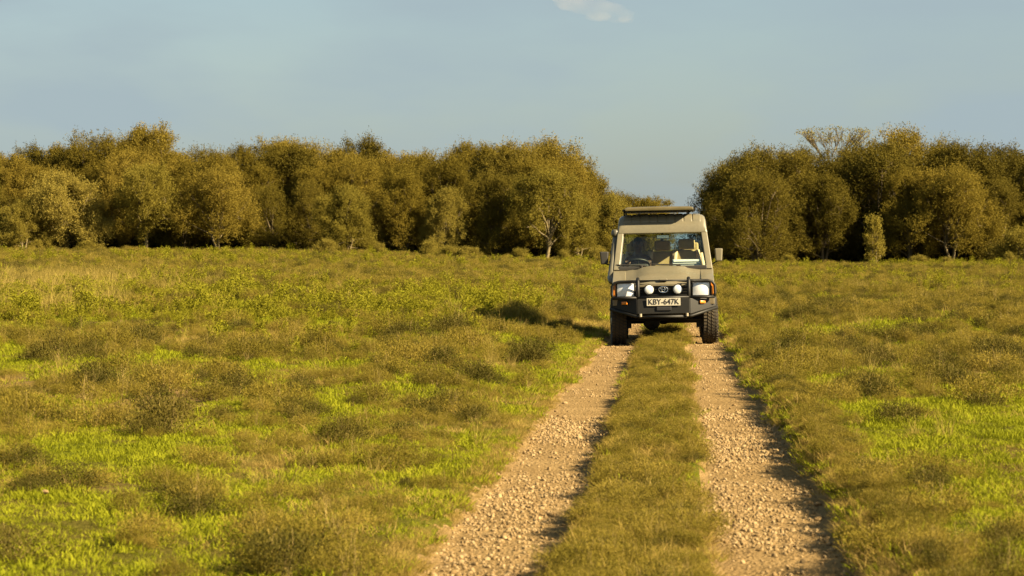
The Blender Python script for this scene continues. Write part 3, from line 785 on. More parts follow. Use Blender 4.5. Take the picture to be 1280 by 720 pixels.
# ------------------------------------------------------------------ trees
def leaf_quads(p, d, ln, wd, r):
    """leaf diamonds: base p, direction d (unit), arrays"""
    n = len(p)
    a = r.normal(size=(n, 3)); side = np.cross(d, a); side /= np.linalg.norm(side, axis=1, keepdims=True) + 1e-9
    ln = ln[:, None]; wd = wd[:, None]
    nrm = np.cross(d, side)
    v = np.stack([p, p + d * ln * .45 + side * wd * .5 + nrm * ln * .08, p + d * ln, p + d * ln * .45 - side * wd * .5 + nrm * ln * .08], 1).reshape(-1, 3)
    f = np.arange(n * 4).reshape(-1, 4)
    return v, f

def crown_points(lobes, n_sprig, r, upward=.5, twig=.6, per=11, shell=(.72, 1.06)):
    """sprigs on the shells of the lobes -> leaf bases and directions"""
    w = np.array([l[3] * l[4] for l in lobes]); w /= w.sum()
    idx = r.choice(len(lobes), n_sprig, p=w)
    L_ = np.array(lobes)[idx]
    d = r.normal(size=(n_sprig, 3)); d /= np.linalg.norm(d, axis=1, keepdims=True)
    # leaf clumps: every lobe carries a few dozen, uneven in reach and size, with hollows between
    nl = len(lobes); kc = 20
    cd = r.normal(size=(nl, kc, 3)); cd[..., 2] += .25; cd /= np.linalg.norm(cd, axis=2, keepdims=True)
    cr = .6 + .72 * r.random((nl, kc)) ** 1.4; cs = .13 + .17 * r.random((nl, kc))
    ci = r.integers(0, kc, n_sprig)
    d = cd[idx, ci]
    p = L_[:, :3] + (d * cr[idx, ci][:, None] + np.clip(r.normal(size=(n_sprig, 3)), -1.5, 1.5) * cs[idx, ci][:, None]) * L_[:, [3, 3, 4]]
    out = d * [1, 1, .8]
    td = out * .6 + np.array([0, 0, upward]) + .45 * r.normal(size=(n_sprig, 3)); td /= np.linalg.norm(td, axis=1, keepdims=True)
    t = r.random((n_sprig, per, 1))
    lp = p[:, None] + td[:, None] * t * twig * (.5 + r.random((n_sprig, 1, 1))) + .05 * r.normal(size=(n_sprig, per, 3))
    ld = td[:, None] * .55 + .75 * r.normal(size=(n_sprig, per, 3)) + np.array([0, 0, -.12])
    ld /= np.linalg.norm(ld, axis=2, keepdims=True)
    return lp.reshape(-1, 3), ld.reshape(-1, 3)

def make_tree(H, Rd, seed, lobes_n=24, sprigs=8200, leaf=.115, stems=3, base=.12, mat='tree', bark='bark_dark', lean=0.0, bare=0.25, upward=.5):
    r = np.random.default_rng(seed)
    lobes = []
    for i in range(lobes_n):
        t = (i + .5) / lobes_n
        z = H * (base + (0.95 - base) * t ** .85)
        prof = math.sin(math.pi * min(1, .3 + .62 * t)) ** .75
        a = i * 2.4 + r.random() * 1.2; rr = Rd * prof * (.3 + .8 * r.random())
        lr = Rd * (.2 + .2 * r.random()) * (.8 + .3 * prof)
        lz = lr * (.75 + .5 * r.random())
        z = min(z, H - lz * .95); z = max(z, lz * .55 + H * base * .5)
        lobes.append((rr * math.cos(a) + lean * z, rr * math.sin(a), z, lr, lz))
    lobes.append((lean * H + .2 * Rd * (r.random() - .5), 0, H - Rd * .3, Rd * .26, Rd * .32))
    p, d = crown_points(lobes, sprigs, r, upward=upward)
    keep = p[:, 2] > .12
    p, d = p[keep], d[keep]
    n = len(p)
    v, f = leaf_quads(p, d, leaf * (.6 + .8 * r.random(n)), leaf * .5 * (.6 + .6 * r.random(n)), r)
    crown = mesh_np('crown', v, f, M[mat], smooth=False)
    mb = MB()
    for s in range(stems):
        a = s * 2 * math.pi / stems + r.random(); b0 = Vector((.16 * math.cos(a), .16 * math.sin(a), -.25))
        mine = [l for q, l in enumerate(lobes) if q % stems == s]
        top = Vector((Rd * .22 * math.cos(a), Rd * .22 * math.sin(a), H * .42))
        r0 = (.13 if stems > 1 else .2) * (H / 7.5)
        pts = [b0, b0 * .8 + Vector((0, 0, .5)), b0.lerp(top, .5) + Vector((r.normal() * .15, r.normal() * .15, .2)), top, top + Vector((Rd * .1 * math.cos(a), Rd * .1 * math.sin(a), H * .3))]
        mb.tube(pts, [r0 * 1.25, r0, r0 * .8, r0 * .6, r0 * .25], 8)
        for (lx, ly, lz_, lr, lz2) in mine:
            st = pts[1].lerp(top, .3 + .6 * r.random()); c = Vector((lx, ly, lz_))
            if c.z < st.z: st = pts[1].lerp(top, .15)
            m1 = st.lerp(c, .5) + Vector((r.normal() * .2, r.normal() * .2, -.1 + .2 * r.random()))
            mb.tube([st, m1, c], [r0 * .5, r0 * .35, r0 * .15], 6, caps=False)
            for q in range(3):
                dd = Vector(r.normal(size=3)).normalized()
                e = c + Vector((dd.x * lr, dd.y * lr, dd.z * lz2)) * .95
                mb.tube([m1.lerp(c, .7), c.lerp(e, .5) + Vector((0, 0, -.1)), e], [r0 * .2, r0 * .14, r0 * .06], 5, caps=False)
    tm = mb.build('trunk', M[bark], None, smooth=True); tmesh = tm.data; bpy.data.objects.remove(tm)
    return crown, tmesh

PROTO = {}
PROTO['a'] = make_tree(7.6, 2.8, 11, upward=.8)
PROTO['b'] = make_tree(8.2, 3.0, 12, upward=.8, lobes_n=27, stems=2, mat='tree')
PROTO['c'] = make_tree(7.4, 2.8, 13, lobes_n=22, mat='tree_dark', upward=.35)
PROTO['d'] = make_tree(8.6, 2.5, 14, lobes_n=24, stems=2, mat='tree', upward=1.0)
PROTO['e'] = make_tree(6.2, 2.6, 15, lobes_n=20, stems=4, mat='tree_pale', bark='bark', base=.06)
PROTO['f'] = make_tree(6.8, 2.6, 16, lobes_n=17, sprigs=6000, stems=1, mat='tree_pale', bark='bark', base=.3, lean=.05)
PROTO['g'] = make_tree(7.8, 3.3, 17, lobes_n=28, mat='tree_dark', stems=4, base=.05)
PROTO['h'] = make_tree(6.9, 3.1, 18, lobes_n=18, sprigs=6200, stems=2, mat='tree', bark='bark', base=.24, lean=-.06)
PROTO['s'] = make_tree(2.3, 1.3, 19, lobes_n=9, sprigs=1300, leaf=.11, stems=5, upward=1.2, mat='tree_pale', bark='bark', base=.02)
PROTO['p'] = make_tree(3.6, .95, 20, lobes_n=12, sprigs=800, leaf=.13, stems=3, mat='tree_pale', bark='bark', base=.03, upward=1.1)

def tree(kind, px, dist, top, label, group=None, sx=1.0, name='thicket_tree', rz=None, cat='tree'):
    """a tree standing at a distance, its top at a height read off the skyline"""
    x = (px - 640) / FPX * dist; z = hz(x, dist)
    want = CAM_Z + (HORIZON - top) / FPX * dist - z
    cm, tm = PROTO[kind]
    H = max(v.co.z for v in tm.vertices) if False else PH[kind]
    k = want / H
    e = empty(name, (x, dist, z - .03), random.random() * 6.28 if rz is None else rz)
    e.scale = (k * sx, k * sx, k)
    for nm, me in (('trunk', tm), ('crown', cm)):
        o = bpy.data.objects.new(nm, me); col.objects.link(o); o.parent = e
    tag(e, label, cat, group)
    return e
PH = {}
for k, (cm, tm) in PROTO.items():
    a = np.empty(len(cm.vertices) * 3, np.float32); cm.vertices.foreach_get('co', a); zz = a.reshape(-1, 3)[:, 2]
    PH[k] = float(np.percentile(zz, 99.7))

G_BACK = 'trees forming the skyline of the thicket'
sky_pts = [(-95, 188), (-50, 186), (-10, 188), (40, 184), (82, 182), (122, 168), (152, 178), (187, 158), (216, 184), (255, 186), (300, 183), (345, 175), (382, 178), (420, 188), (456, 173), (492, 192), (536, 190), (580, 179), (618, 182), (655, 176), (684, 178), (706, 196), (730, 214), (754, 238)]
kinds = 'abdcabdahbd'
named_sky = {187: 'tallest tree of the olive-brown thicket, its dome standing above the others', 456: 'tree with a pointed crown poking above the olive-brown skyline', 122: 'broad tree just lower than the tallest dome beside it',
             754: 'last low tree of the olive-brown skyline where it drops to the gap'}
for i, (px, ty) in enumerate(sky_pts):
    tree(kinds[i % len(kinds)], px, 199 + 4 * math.sin(i * 2.3), ty, named_sky.get(px, 'olive-brown tree rising along the skyline of the thicket'), G_BACK, sx=.95 + .1 * math.sin(i * 1.7))
for i in range(len(sky_pts) - 1):                    # trees standing between the skyline ones, a little lower
    (xa, ya), (xb, yb) = sky_pts[i], sky_pts[i + 1]
    tree('badbcab'[i % 7], (xa + xb) / 2 + 6 * math.sin(i * 4), 193.5 + 2 * math.sin(i * 1.9), max(ya, yb) + 14 + 10 * math.sin(i * 2.7), 'olive-brown tree standing just below the skyline of the thicket', 'trees in the middle of the thicket', sx=.95)
for i, px in enumerate(range(-120, 700, 62)):       # deeper rows close the gaps
    tree('cgab'[i % 4], px + 10, 212 + 3 * math.sin(i), 205 + 5 * math.sin(i * 3), 'olive-brown tree rising along the skyline of the thicket', G_BACK, sx=1.1)
G_R = 'trees forming the darker thicket beyond the track'
skr = [(916, 205), (942, 190), (968, 184), (1008, 188), (1066, 185), (1098, 178), (1131, 162), (1165, 180), (1200, 180), (1238, 184), (1275, 188), (1318, 186), (1360, 184)]
kr = 'gcgccgbgcgccg'  # mostly dark-leaved kinds: this thicket's shade is put into the leaf colour
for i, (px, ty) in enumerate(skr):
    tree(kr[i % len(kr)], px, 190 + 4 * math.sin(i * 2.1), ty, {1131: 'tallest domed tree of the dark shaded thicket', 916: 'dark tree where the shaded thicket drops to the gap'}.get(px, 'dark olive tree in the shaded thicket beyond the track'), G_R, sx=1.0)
for i, px in enumerate(range(950, 1380, 60)):
    tree('cgag'[i % 4], px, 204 + 3 * math.sin(i), 203 + 5 * math.sin(i * 3), 'dark olive tree in the shaded thicket beyond the track', G_R, sx=1.1)
# front row on the left
front = [('e', 82, 186, 216, 'rounded pale olive tree bulging out of the thicket beside a low bush', 1.08, 'edge'),
         ('e', 30, 184, 250, 'low pale bush at the foot of the rounded pale tree', 1.1, 'bush'),
         ('f', 182, 185, 205, 'tree with a pale forked trunk standing clear before the dark thicket', 1.0, 'edge'),
         ('h', 272, 186, 210, 'tree with a long leaning pale limb in the thicket edge', 1.05, 'edge'),
         ('c', 338, 189, 232, 'dark low-crowned tree leaving a black hollow under its leaves', .9, 'edge'),
         ('e', 436, 185, 232, 'yellowish round-crowned tree beside the black hollow in the thicket', .95, 'edge'),
         ('a', 505, 188, 215, 'broad olive tree with leaves reaching the grass, between two round crowns', .95, 'edge'),
         ('e', 556, 186, 236, 'small pale tree whose thin trunk leans out of the thicket', .75, 'edge'),
         ('g', 618, 187, 215, 'dark spreading tree with shaded hollow crown in the thicket', .85, 'edge'),
         ('f', 682, 184, 212, 'tree with a thin upright pale trunk near the end of the thicket', .85, 'edge'),
         ('e', 724, 186, 244, 'last golden-lit tree of the thicket, beside the track', .85, 'edge'),
         ('e', 768, 188, 244, 'small rounded tree trailing off from the thicket toward the gap', .8, 'edge'),
         ('c', -20, 188, 226, 'dark olive tree beside the low pale bush at the thicket edge', 1.0, 'edge'),
         ('a', 228, 190, 222, 'bushy tree between the forked pale trunk and the leaning pale limb', .85, 'edge'),
         ('c', 388, 190, 226, 'dark tree squeezed between the black hollow and the yellowish round crown', .75, 'edge'),
         ('b', 130, 191, 206, 'tall bushy tree between the rounded pale tree and the forked trunk', .8, 'edge'),
         # right
         ('g', 945, 181, 214, 'wide dark tree with pale crooked limbs low in its crown', .95, 'edge'),
         ('c', 1030, 184, 218, 'dark tree between the crooked-limbed tree and the bright green sapling', .85, 'edge'),
         ('p', 1093, 177, 268, 'bright green upright sapling standing before the dark thicket', .8, 'bush'),
         ('h', 1190, 182, 208, 'tree with a thin grey trunk showing beneath its crown in the dark thicket', 1.0, 'edge'),
         ('a', 1136, 183, 212, 'olive tree behind the bright green sapling', .85, 'edge'),
         ('c', 1248, 184, 224, 'dark tree between the thin grey trunk and the leafy end bush', .9, 'edge'),
         ('s', 1280, 177, 283, 'leafy pale bush at the foot of the dark thicket', 1.3, 'bush'),
         ('c', 903, 186, 240, 'dark low tree at the open end of the thicket, by the track', .8, 'edge')]
for (k, px, dist, top, lab, sx, kind) in front:
    tree(k, px, dist, top, lab, None, sx, name='thicket_bush' if kind == 'bush' else 'thicket_tree', cat='bush' if kind == 'bush' else 'tree')
G_FAR = 'far trees seen through the gap'
for px, top, k in ((786, 244, 'b'), (812, 247, 'a')):
    tree(k, px, 262 + px * .01, top, 'distant golden-brown tree seen through the gap above the track', G_FAR, sx=1.2)
G_SCR = 'low scrub bushes at the foot of the trees'
for i, (px, dist, top) in enumerate([(408, 178, 297), (474, 176, 302), (538, 178, 299), (562, 175, 306), (585, 174, 307), (650, 173, 309), (705, 172, 311), (748, 172, 308), (110, 180, 300), (1150, 171, 318), (1185, 170, 320), (1262, 172, 314), (985, 174, 317)]):
    tree('s', px, dist, top, 'low scrub bush at the foot of the thicket trees', G_SCR, sx=1.3 + .5 * math.sin(i * 5), name='thicket_bush', cat='bush')

G_UN = 'understorey bushes in the shade of the thicket'
for i, px in enumerate(list(range(-100, 750, 34)) + list(range(920, 1360, 40))):
    tree('s', px + 12 * math.sin(i * 7), 194 + 3 * math.sin(i * 2), 262 + 6 * math.sin(i * 3) + (14 if px > 800 else 0), 'shaded understorey bush behind the trunks of the thicket', G_UN, sx=1.3, name='thicket_bush', cat='bush')

# flat-topped bare acacia peeking over the right thicket
def acacia():
    dist = 208; x = (1042 - 640) / FPX * dist; z0 = hz(x, dist); H = CAM_Z + (HORIZON - 161) / FPX * dist - z0
    r = np.random.default_rng(5)
    e = empty('acacia_tree', (x, dist, z0 - .05)); tag(e, 'nearly bare flat-topped acacia showing its twigs above the dark thicket', 'tree')
    mb = MB(); tips = []
    fork = Vector((0, 0, H * .6)); mb.tube([(0, 0, 0), (.1, 0, H * .35), fork], [.22, .17, .13], 8)
    for i in range(8):
        a = i * .785 + r.random() * .4; rr = 1.2 + 1.5 * r.random()
        m1 = fork + Vector((math.cos(a) * rr * .6, math.sin(a) * rr * .6, H * .2)); mb.tube([fork, fork.lerp(m1, .5) + Vector((0, 0, -.1)), m1], [.05, .04, .03], 6, caps=False)
        for j in range(5):
            e2 = m1 + Vector((math.cos(a + r.normal() * .7) * rr * .7, math.sin(a + r.normal() * .7) * rr * .7, H * (.08 + .1 * r.random()))); mb.tube([m1, m1.lerp(e2, .5) + Vector((0, 0, .1)), e2], [.028, .02, .013], 5, caps=False)
            for q in range(7):
                e3 = e2 + Vector((r.normal() * .35, r.normal() * .35, .12 + .2 * r.random())); e3.z = min(e3.z, H); mb.tube([m1.lerp(e2, .6), e2.lerp(e3, .4), e3], [.013, .011, .008], 4, caps=False); tips.append(e3)
    mb.build('trunk', M['bark_dark'], e, smooth=True)
    p = np.repeat(np.array([t[:] for t in tips]), 4, 0) + r.normal(size=(len(tips) * 4, 3)) * [.28, .28, .07]
    d = r.normal(size=p.shape) + [0, 0, .4]; d /= np.linalg.norm(d, axis=1, keepdims=True)
    v, f = leaf_quads(p, d, .13 + .08 * r.random(len(p)), .05 + .04 * r.random(len(p)), r)
    o = bpy.data.objects.new('crown', mesh_np('crown', v, f, M['tree_pale'], smooth=False)); col.objects.link(o); o.parent = e
acacia()

# ------------------------------------------------------------------ grass and low plants
def blades(n, r, rad, h0, h1, w, lean=.5, bend=.5):
    a = r.random(n) * 6.283; q = rad * np.sqrt(r.random(n))
    base = np.stack([q * np.cos(a), q * np.sin(a), np.full(n, -.01)], 1)
    h = h0 + (h1 - h0) * r.random(n)
    da = a + r.normal(size=n) * 1.0
    out = np.stack([np.cos(da), np.sin(da), np.zeros(n)], 1)
    ln = lean * (.3 + q / rad)[:, None] * (.4 + r.random(n))[:, None]
    up = np.array([0, 0, 1.0])
    d1 = up + out * ln; d1 /= np.linalg.norm(d1, axis=1, keepdims=True)
    d2 = up * (1 - bend * r.random(n)[:, None]) + out * (ln + bend * r.random(n)[:, None]); d2 /= np.linalg.norm(d2, axis=1, keepdims=True)
    sa = r.random(n) * 6.283; side = np.stack([np.cos(sa), np.sin(sa), np.zeros(n)], 1) * (w * .5)
    mid = base + d1 * h[:, None] * .55; tip = mid + d2 * h[:, None] * .5
    v = np.stack([base - side, base + side, mid + side * .8, mid - side * .8, tip + side * .15, tip - side * .15], 1).reshape(-1, 3)
    k = np.arange(n)[:, None] * 6
    f = np.concatenate([k + [0, 1, 2, 3], k + [3, 2, 4, 5]], 0)
    return v, f
def join_np(parts):
    vs, fs, n = [], [], 0
    for v, f in parts: vs.append(v); fs.append(f + n); n += len(v)
    return np.concatenate(vs), np.concatenate(fs)
def wiry(r, rad, h, n_st=40, leaves=2600, leaf=.03):
    """low soft cushion: a lumpy dome of fine wisps and tiny leaves over a few stems"""
    st = []
    for i in range(n_st):
        a = r.random() * 6.283; t = r.random() ** .6; e = np.array([math.cos(a) * rad * t, math.sin(a) * rad * t, h * (1 - .6 * t * t) * (.6 + .55 * r.random())])
        b0 = np.array([math.cos(a), math.sin(a), 0]) * rad * .3 * t; m = (b0 + e) / 2 + r.normal(size=3) * .02
        sd = np.array([-math.sin(a), math.cos(a), .3]) * .0013
        st.append((np.array([b0 - sd, b0 + sd, m + sd, m - sd, e + sd * .4, e - sd * .4]), np.array([[0, 1, 2, 3], [3, 2, 4, 5]])))
    k = 34                                   # lumps
    ca = r.random(k) * 6.283; ct = np.sqrt(r.random(k)) * .85
    cz = (1 - .75 * ct ** 2) * (.45 + .55 * r.random(k))
    ci = r.integers(0, k, leaves)
    c = np.stack([np.cos(ca) * ct * rad, np.sin(ca) * ct * rad, cz * h * .8], 1)
    p = c[ci] + np.clip(r.normal(size=(leaves, 3)), -1.7, 1.7) * [rad * .15, rad * .15, h * .16]
    p[:, 2] = np.maximum(p[:, 2], .004)
    d = r.normal(size=(leaves, 3)) * .7 + (p - [0, 0, -.05]) / rad * .6 + [0, 0, .55]; d /= np.linalg.norm(d, axis=1, keepdims=True)
    fine = r.random(leaves) < .6
    v, f = leaf_quads(p, d, np.where(fine, leaf, leaf * .5) * (.6 + .8 * r.random(leaves)), np.where(fine, .0035, .0075) * (.7 + .7 * r.random(leaves)), r)
    sv, sf = join_np(st)
    return sv, sf, v, f
def weed(r, h, n_st=9):
    st = []; lp = []; ld = []
    for i in range(n_st):
        a = r.random() * 6.283; q = .1 * r.random(); b0 = np.array([math.cos(a) * q, math.sin(a) * q, 0])
        e = b0 + np.array([math.cos(a) * .1 * r.random(), math.sin(a) * .1 * r.random(), h * (.6 + .5 * r.random())])
        sd = np.array([-math.sin(a), math.cos(a), 0]) * .003; m = (b0 + e) / 2
        st.append((np.array([b0 - sd, b0 + sd, m + sd, m - sd, e + sd * .4, e - sd * .4]), np.array([[0, 1, 2, 3], [3, 2, 4, 5]])))
        k = 22; tt = .2 + .8 * np.sort(r.random(k)); lp.append(b0 + (e - b0) * tt[:, None])
        dd = r.normal(size=(k, 3)) * [1, 1, .4] + [0, 0, .75]; ld.append(dd)
    p = np.concatenate(lp); d = np.concatenate(ld); d /= np.linalg.norm(d, axis=1, keepdims=True)
    v, f = leaf_quads(p, d, .04 + .035 * r.random(len(p)), .011 + .011 * r.random(len(p)), r)
    return join_np(st + [(v, f)])

def proto_coll(name, meshes):
    c = bpy.data.collections.new(name)
    for i, me in enumerate(meshes):
        o = bpy.data.objects.new('%s_%02d' % (name, i), me); c.objects.link(o)
    return c
def scatter_obj(name, pts, rot, scl, idx, coll, label, cat):
    me = bpy.data.meshes.new(name); me.vertices.add(len(pts)); me.vertices.foreach_set('co', np.ascontiguousarray(pts, dtype=np.float32).ravel())
    for an, ty, arr in (('rot', 'FLOAT_VECTOR', rot), ('scl', 'FLOAT_VECTOR', scl)):
        at = me.attributes.new(an, ty, 'POINT'); at.data.foreach_set('vector', np.ascontiguousarray(arr, dtype=np.float32).ravel())
    at = me.attributes.new('idx', 'INT', 'POINT'); at.data.foreach_set('value', np.ascontiguousarray(idx, dtype=np.int32))
    o = bpy.data.objects.new(name, me); col.objects.link(o)
    ng = bpy.data.node_groups.new(name, 'GeometryNodeTree')
    ng.interface.new_socket('Geometry', in_out='INPUT', socket_type='NodeSocketGeometry'); ng.interface.new_socket('Geometry', in_out='OUTPUT', socket_type='NodeSocketGeometry')
    N = ng.nodes.new; gi = N('NodeGroupInput'); go = N('NodeGroupOutput'); ip = N('GeometryNodeInstanceOnPoints'); ci = N('GeometryNodeCollectionInfo')
    ci.inputs['Collection'].default_value = coll; ci.inputs['Separate Children'].default_value = True; ci.inputs['Reset Children'].default_value = True
    def na(nm, ty):
        n = N('GeometryNodeInputNamedAttribute'); n.data_type = ty; n.inputs['Name'].default_value = nm; return n.outputs['Attribute']
    k = ng.links.new
    k(gi.outputs[0], ip.inputs['Points']); k(ci.outputs[0], ip.inputs['Instance']); ip.inputs['Pick Instance'].default_value = True
    k(na('idx', 'INT'), ip.inputs['Instance Index']); k(na('rot', 'FLOAT_VECTOR'), ip.inputs['Rotation']); k(na('scl', 'FLOAT_VECTOR'), ip.inputs['Scale'])
    k(ip.outputs[0], go.inputs[0])
    md = o.modifiers.new('scatter', 'NODES'); md.node_group = ng
    tag(o, label, cat, kind='stuff')
    return o
def wedge(n_per_m2, y0, y1, margin=1.12, extra=1.2):
    """random points in the camera's ground wedge and a little beside it"""
    area = .2032 * margin * (y1 ** 2 - y0 ** 2) + 2 * extra * (y1 - y0)
    n = int(area * n_per_m2)
    y = np.sqrt(y0 ** 2 + (y1 ** 2 - y0 ** 2) * rng.random(n))
    x = (rng.random(n) * 2 - 1) * (.2032 * margin * y + extra)
    return x, y
def emit(x, y, nproto, s0, s1, tilt=.12, wide=None):
    n = len(x); z = height(x, y)
    rot = np.stack([rng.normal(size=n) * tilt, rng.normal(size=n) * tilt, rng.random(n) * 6.283], 1)
    s = (s0 + (s1 - s0) * rng.random(n)) * (.55 + .9 * fbm(x * 2.3 + 9, y * 1.3, 55, 2))
    scl = np.stack([s, s, s * (.85 + .3 * rng.random(n))], 1)
    if wide is not None: scl[:, :2] *= wide[:, None]
    return np.stack([x, y, z], 1), rot, scl, rng.integers(0, nproto, n)

# fields deciding what grows where
def green_field(x, y):
    u = x - road_x(y)
    return fbm(x * .6 + 3, y * .32, 41, 4) + .085 + .2 * sstep(1.1, 1.8, u) * (1 - sstep(20, 30, y)) - .04 * (u < -.9) - .045 * (np.abs(u) < .5)
def shrub_field(x, y): return fbm(x * .8 + 11, y * .45, 47, 3)
def in_rut(x, y): return rut(x - road_x(y), y)
def lush(x, y):
    u = x - road_x(y)
    yy = y + 26 * (fbm(x * .45 + 2, y * .16, 95, 3) - .5)
    return sstep(-1.6, -4.0, u) * sstep(31, 43, yy) * (1 - sstep(58, 80, yy))
def straw_zone(x, y):
    px = 640 + x / y * FPX
    return sstep(-2, -3, x) * np.exp(-((x / y * 1.0 + .185) / .035) ** 2) * sstep(44, 50, y) * (1 - sstep(75, 95, y))

r0 = np.random.default_rng(3)
C_green = proto_coll('green_tuft', [mesh_np('green_tuft', *blades(60, r0, .13, .018, .055, .0065, .9, .7), M['green'], False) for _ in range(5)])
C_dry = proto_coll('dry_tuft', [mesh_np('dry_tuft', *blades(80, r0, .13, .025, .115, .0034, 1.3, .8), M['dry'], False) for _ in range(5)])
C_straw = proto_coll('straw_tuft', [mesh_np('straw_tuft', *blades(40, r0, .12, .3, .62, .006, .35, .5), M['straw'], False) for _ in range(3)])
def wiry_mesh(r, rad, h, mat='wiry', **k):
    sv, sf, v, f = wiry(r, rad, h, **k)
    vv, ff = join_np([(sv, sf), (v, f)])
    return mesh_np('wiry_shrub', vv, ff, [M['twig'], M[mat]], False, np.r_[np.zeros(len(sf)), np.ones(len(f))])
W_mesh = [wiry_mesh(r0, .27, .2 + .03 * (_ % 3)) for _ in range(6)]
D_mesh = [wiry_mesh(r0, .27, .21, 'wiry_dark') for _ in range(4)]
C_wiry = proto_coll('wiry_tuft', W_mesh + D_mesh)
C_weed = proto_coll('weed_plant', [mesh_np('weed_plant', *weed(r0, .36), M['weed'], False) for _ in range(4)])
def stone_mesh(seed):
    bm = bmesh.new(); bmesh.ops.create_icosphere(bm, subdivisions=2, radius=1)
    r = np.random.default_rng(seed); ax = r.normal(size=(7, 3)); ax /= np.linalg.norm(ax, axis=1, keepdims=True)
    for v in bm.verts:
        d = np.array(v.co[:]); t = 1.0
        for q in range(7):
            k = float(d @ ax[q]); lim = .62 + .05 * q
            if k > lim: t = min(t, lim / k)
        v.co = Vector(d * t) ; v.co.z *= .72
    me = bpy.data.meshes.new('stone'); bm.to_mesh(me); bm.free(); me.materials.append(M['stone']); return me
S_mesh = [stone_mesh(i) for i in range(6)]
C_stone = proto_coll('pebble', S_mesh)

# short green grass
P_, = ([],)
acc = []
for d, y0, y1, s0, s1 in ((95, 9.5, 24, .8, 1.25), (45, 24, 45, 1.0, 1.6), (15, 45, 90, 1.6, 2.6), (4, 90, 190, 3.0, 4.5)):
    x, y = wedge(d, y0, y1)
    g = green_field(x, y); s = shrub_field(x, y); u = x - road_x(y)
    ridge = np.abs(u - .03) < .42
    keep = (rng.random(len(x)) < np.clip((g - .33) * 6, .1, 1)) & (in_rut(x, y) < .3) & (rng.random(len(x)) > .95 * bare(x, y)) & ~(ridge & (rng.random(len(x)) < .72))
    acc.append(emit(x[keep], y[keep], 5, s0 * .85, s1 * .85, .2))
cat4 = lambda a: [np.concatenate(z) for z in zip(*a)]
scatter_obj('green_grass', *cat4(acc), C_green, 'short bright green grass growing in patches over the field', 'grass')
# dry grass
acc = []
for d, y0, y1, s0, s1 in ((46, 9.5, 24, .5, 1.1), (32, 24, 45, .6, 1.3), (17, 45, 90, 1.1, 2.0), (6, 90, 190, 2.0, 3.2)):
    x, y = wedge(d, y0, y1)
    g = green_field(x, y); u = x - road_x(y)
    ridge = np.abs(u - .03) < .44
    keep = (rng.random(len(x)) < np.where(ridge, np.clip(1 - (g - .52) * 6, .1, 1), np.clip(1 - (g - .37) * 7, .04, .85))) & (in_rut(x, y) < .12) & (rng.random(len(x)) > .6 * bare(x, y))
    acc.append(emit(x[keep], y[keep], 5, s0, s1))
# fringes of the wheel tracks
n = 5200; y = 9.5 + 75 * rng.random(n) ** 1.5; e = rng.choice([-1.09, -.36, .41, 1.1], n, p=[.2, .3, .2, .3]) + rng.normal(size=n) * .06
x = road_x(y) + e; keep = in_rut(x, y) < .3
acc.append(emit(x[keep], y[keep], 5, .45, .95, .25))
n = 900; y = 9.5 + 50 * rng.random(n) ** 1.3; x = road_x(y) + 1.18 + .1 * np.abs(rng.normal(size=n)); acc.append(emit(x, y, 5, .45, .95, .3))
n = 3000; y = 9.5 + 45 * rng.random(n) ** 1.4; x = road_x(y) - 1.1 + .09 * rng.normal(size=n); keep = in_rut(x, y) < .75
acc.append(emit(x[keep], y[keep], 5, .25, .6, .25))
n = 5000; y = 9.5 + 60 * rng.random(n) ** 1.5; x = road_x(y) + .03 + (rng.random(n) - .5) * .8; keep = (in_rut(x, y) < .1) & (rng.random(n) < np.clip(1 - (green_field(x, y) - .5) * 6, .15, 1))
acc.append(emit(x[keep], y[keep], 5, .45, 1.05, .3))
scatter_obj('dry_grass', *cat4(acc), C_dry, 'dry brownish grass tufts along the track and over the field', 'grass')
# wiry cushions too many to count
acc = []
for d, y0, y1, s0, s1 in ((2.8, 9.5, 24, .3, .85), (3.4, 24, 45, .4, 1.0), (4.6, 45, 90, .6, 1.25), (2.6, 90, 188, .9, 1.5)):
    x, y = wedge(d, y0, y1)
    s = shrub_field(x, y); u = x - road_x(y); right = sstep(1, 4, u) * sstep(30, 50, y)
    keep = (rng.random(len(x)) < np.clip((s - .44) * 7 + .3 * right * (y > 26) + .3 * sstep(55, 80, y), .05, 1)) & (in_rut(x, y) < .05) & (np.abs(u) > 1.3) & (rng.random(len(x)) > .75 * lush(x, y)) & (rng.random(len(x)) > .85 * sstep(1, 1.6, u) * (1 - sstep(20, 28, y)) * (shrub_field(x, y) < .6))
    q = emit(x[keep], y[keep], 10, s0, s1, .08); q[3][(rng.random(len(q[3])) < .55) & (y[keep] < 45) & (q[3] > 5)] = 2; q[2][:, 2] *= 1.15; acc.append(q)
n = 620; y = 9.5 + 50 * rng.random(n) ** 1.2; x = road_x(y) + 1.22 + .12 * np.abs(rng.normal(size=n)); acc.append(emit(x, y, 8, .28, .5, .2))
n = 900; y = 9.5 + 34 * rng.random(n) ** 1.2; x = road_x(y) - .22 + .05 * rng.normal(size=n); acc.append(emit(x, y, 7, .26, .48, .2))
n = 260; y = 9.5 + 40 * rng.random(n) ** 1.3; x = road_x(y) + .02 + (rng.random(n) - .5) * .6; acc.append(emit(x, y, 7, .35, .65, .15))
n = 700; y = 9.5 + 45 * rng.random(n) ** 1.3; x = road_x(y) + .02 + (rng.random(n) - .5) * .66
keep = (in_rut(x, y) < .1) & (rng.random(n) < np.clip(1 - (green_field(x, y) - .47) * 7, .08, 1)); acc.append(emit(x[keep], y[keep], 6, .3, .6, .2))
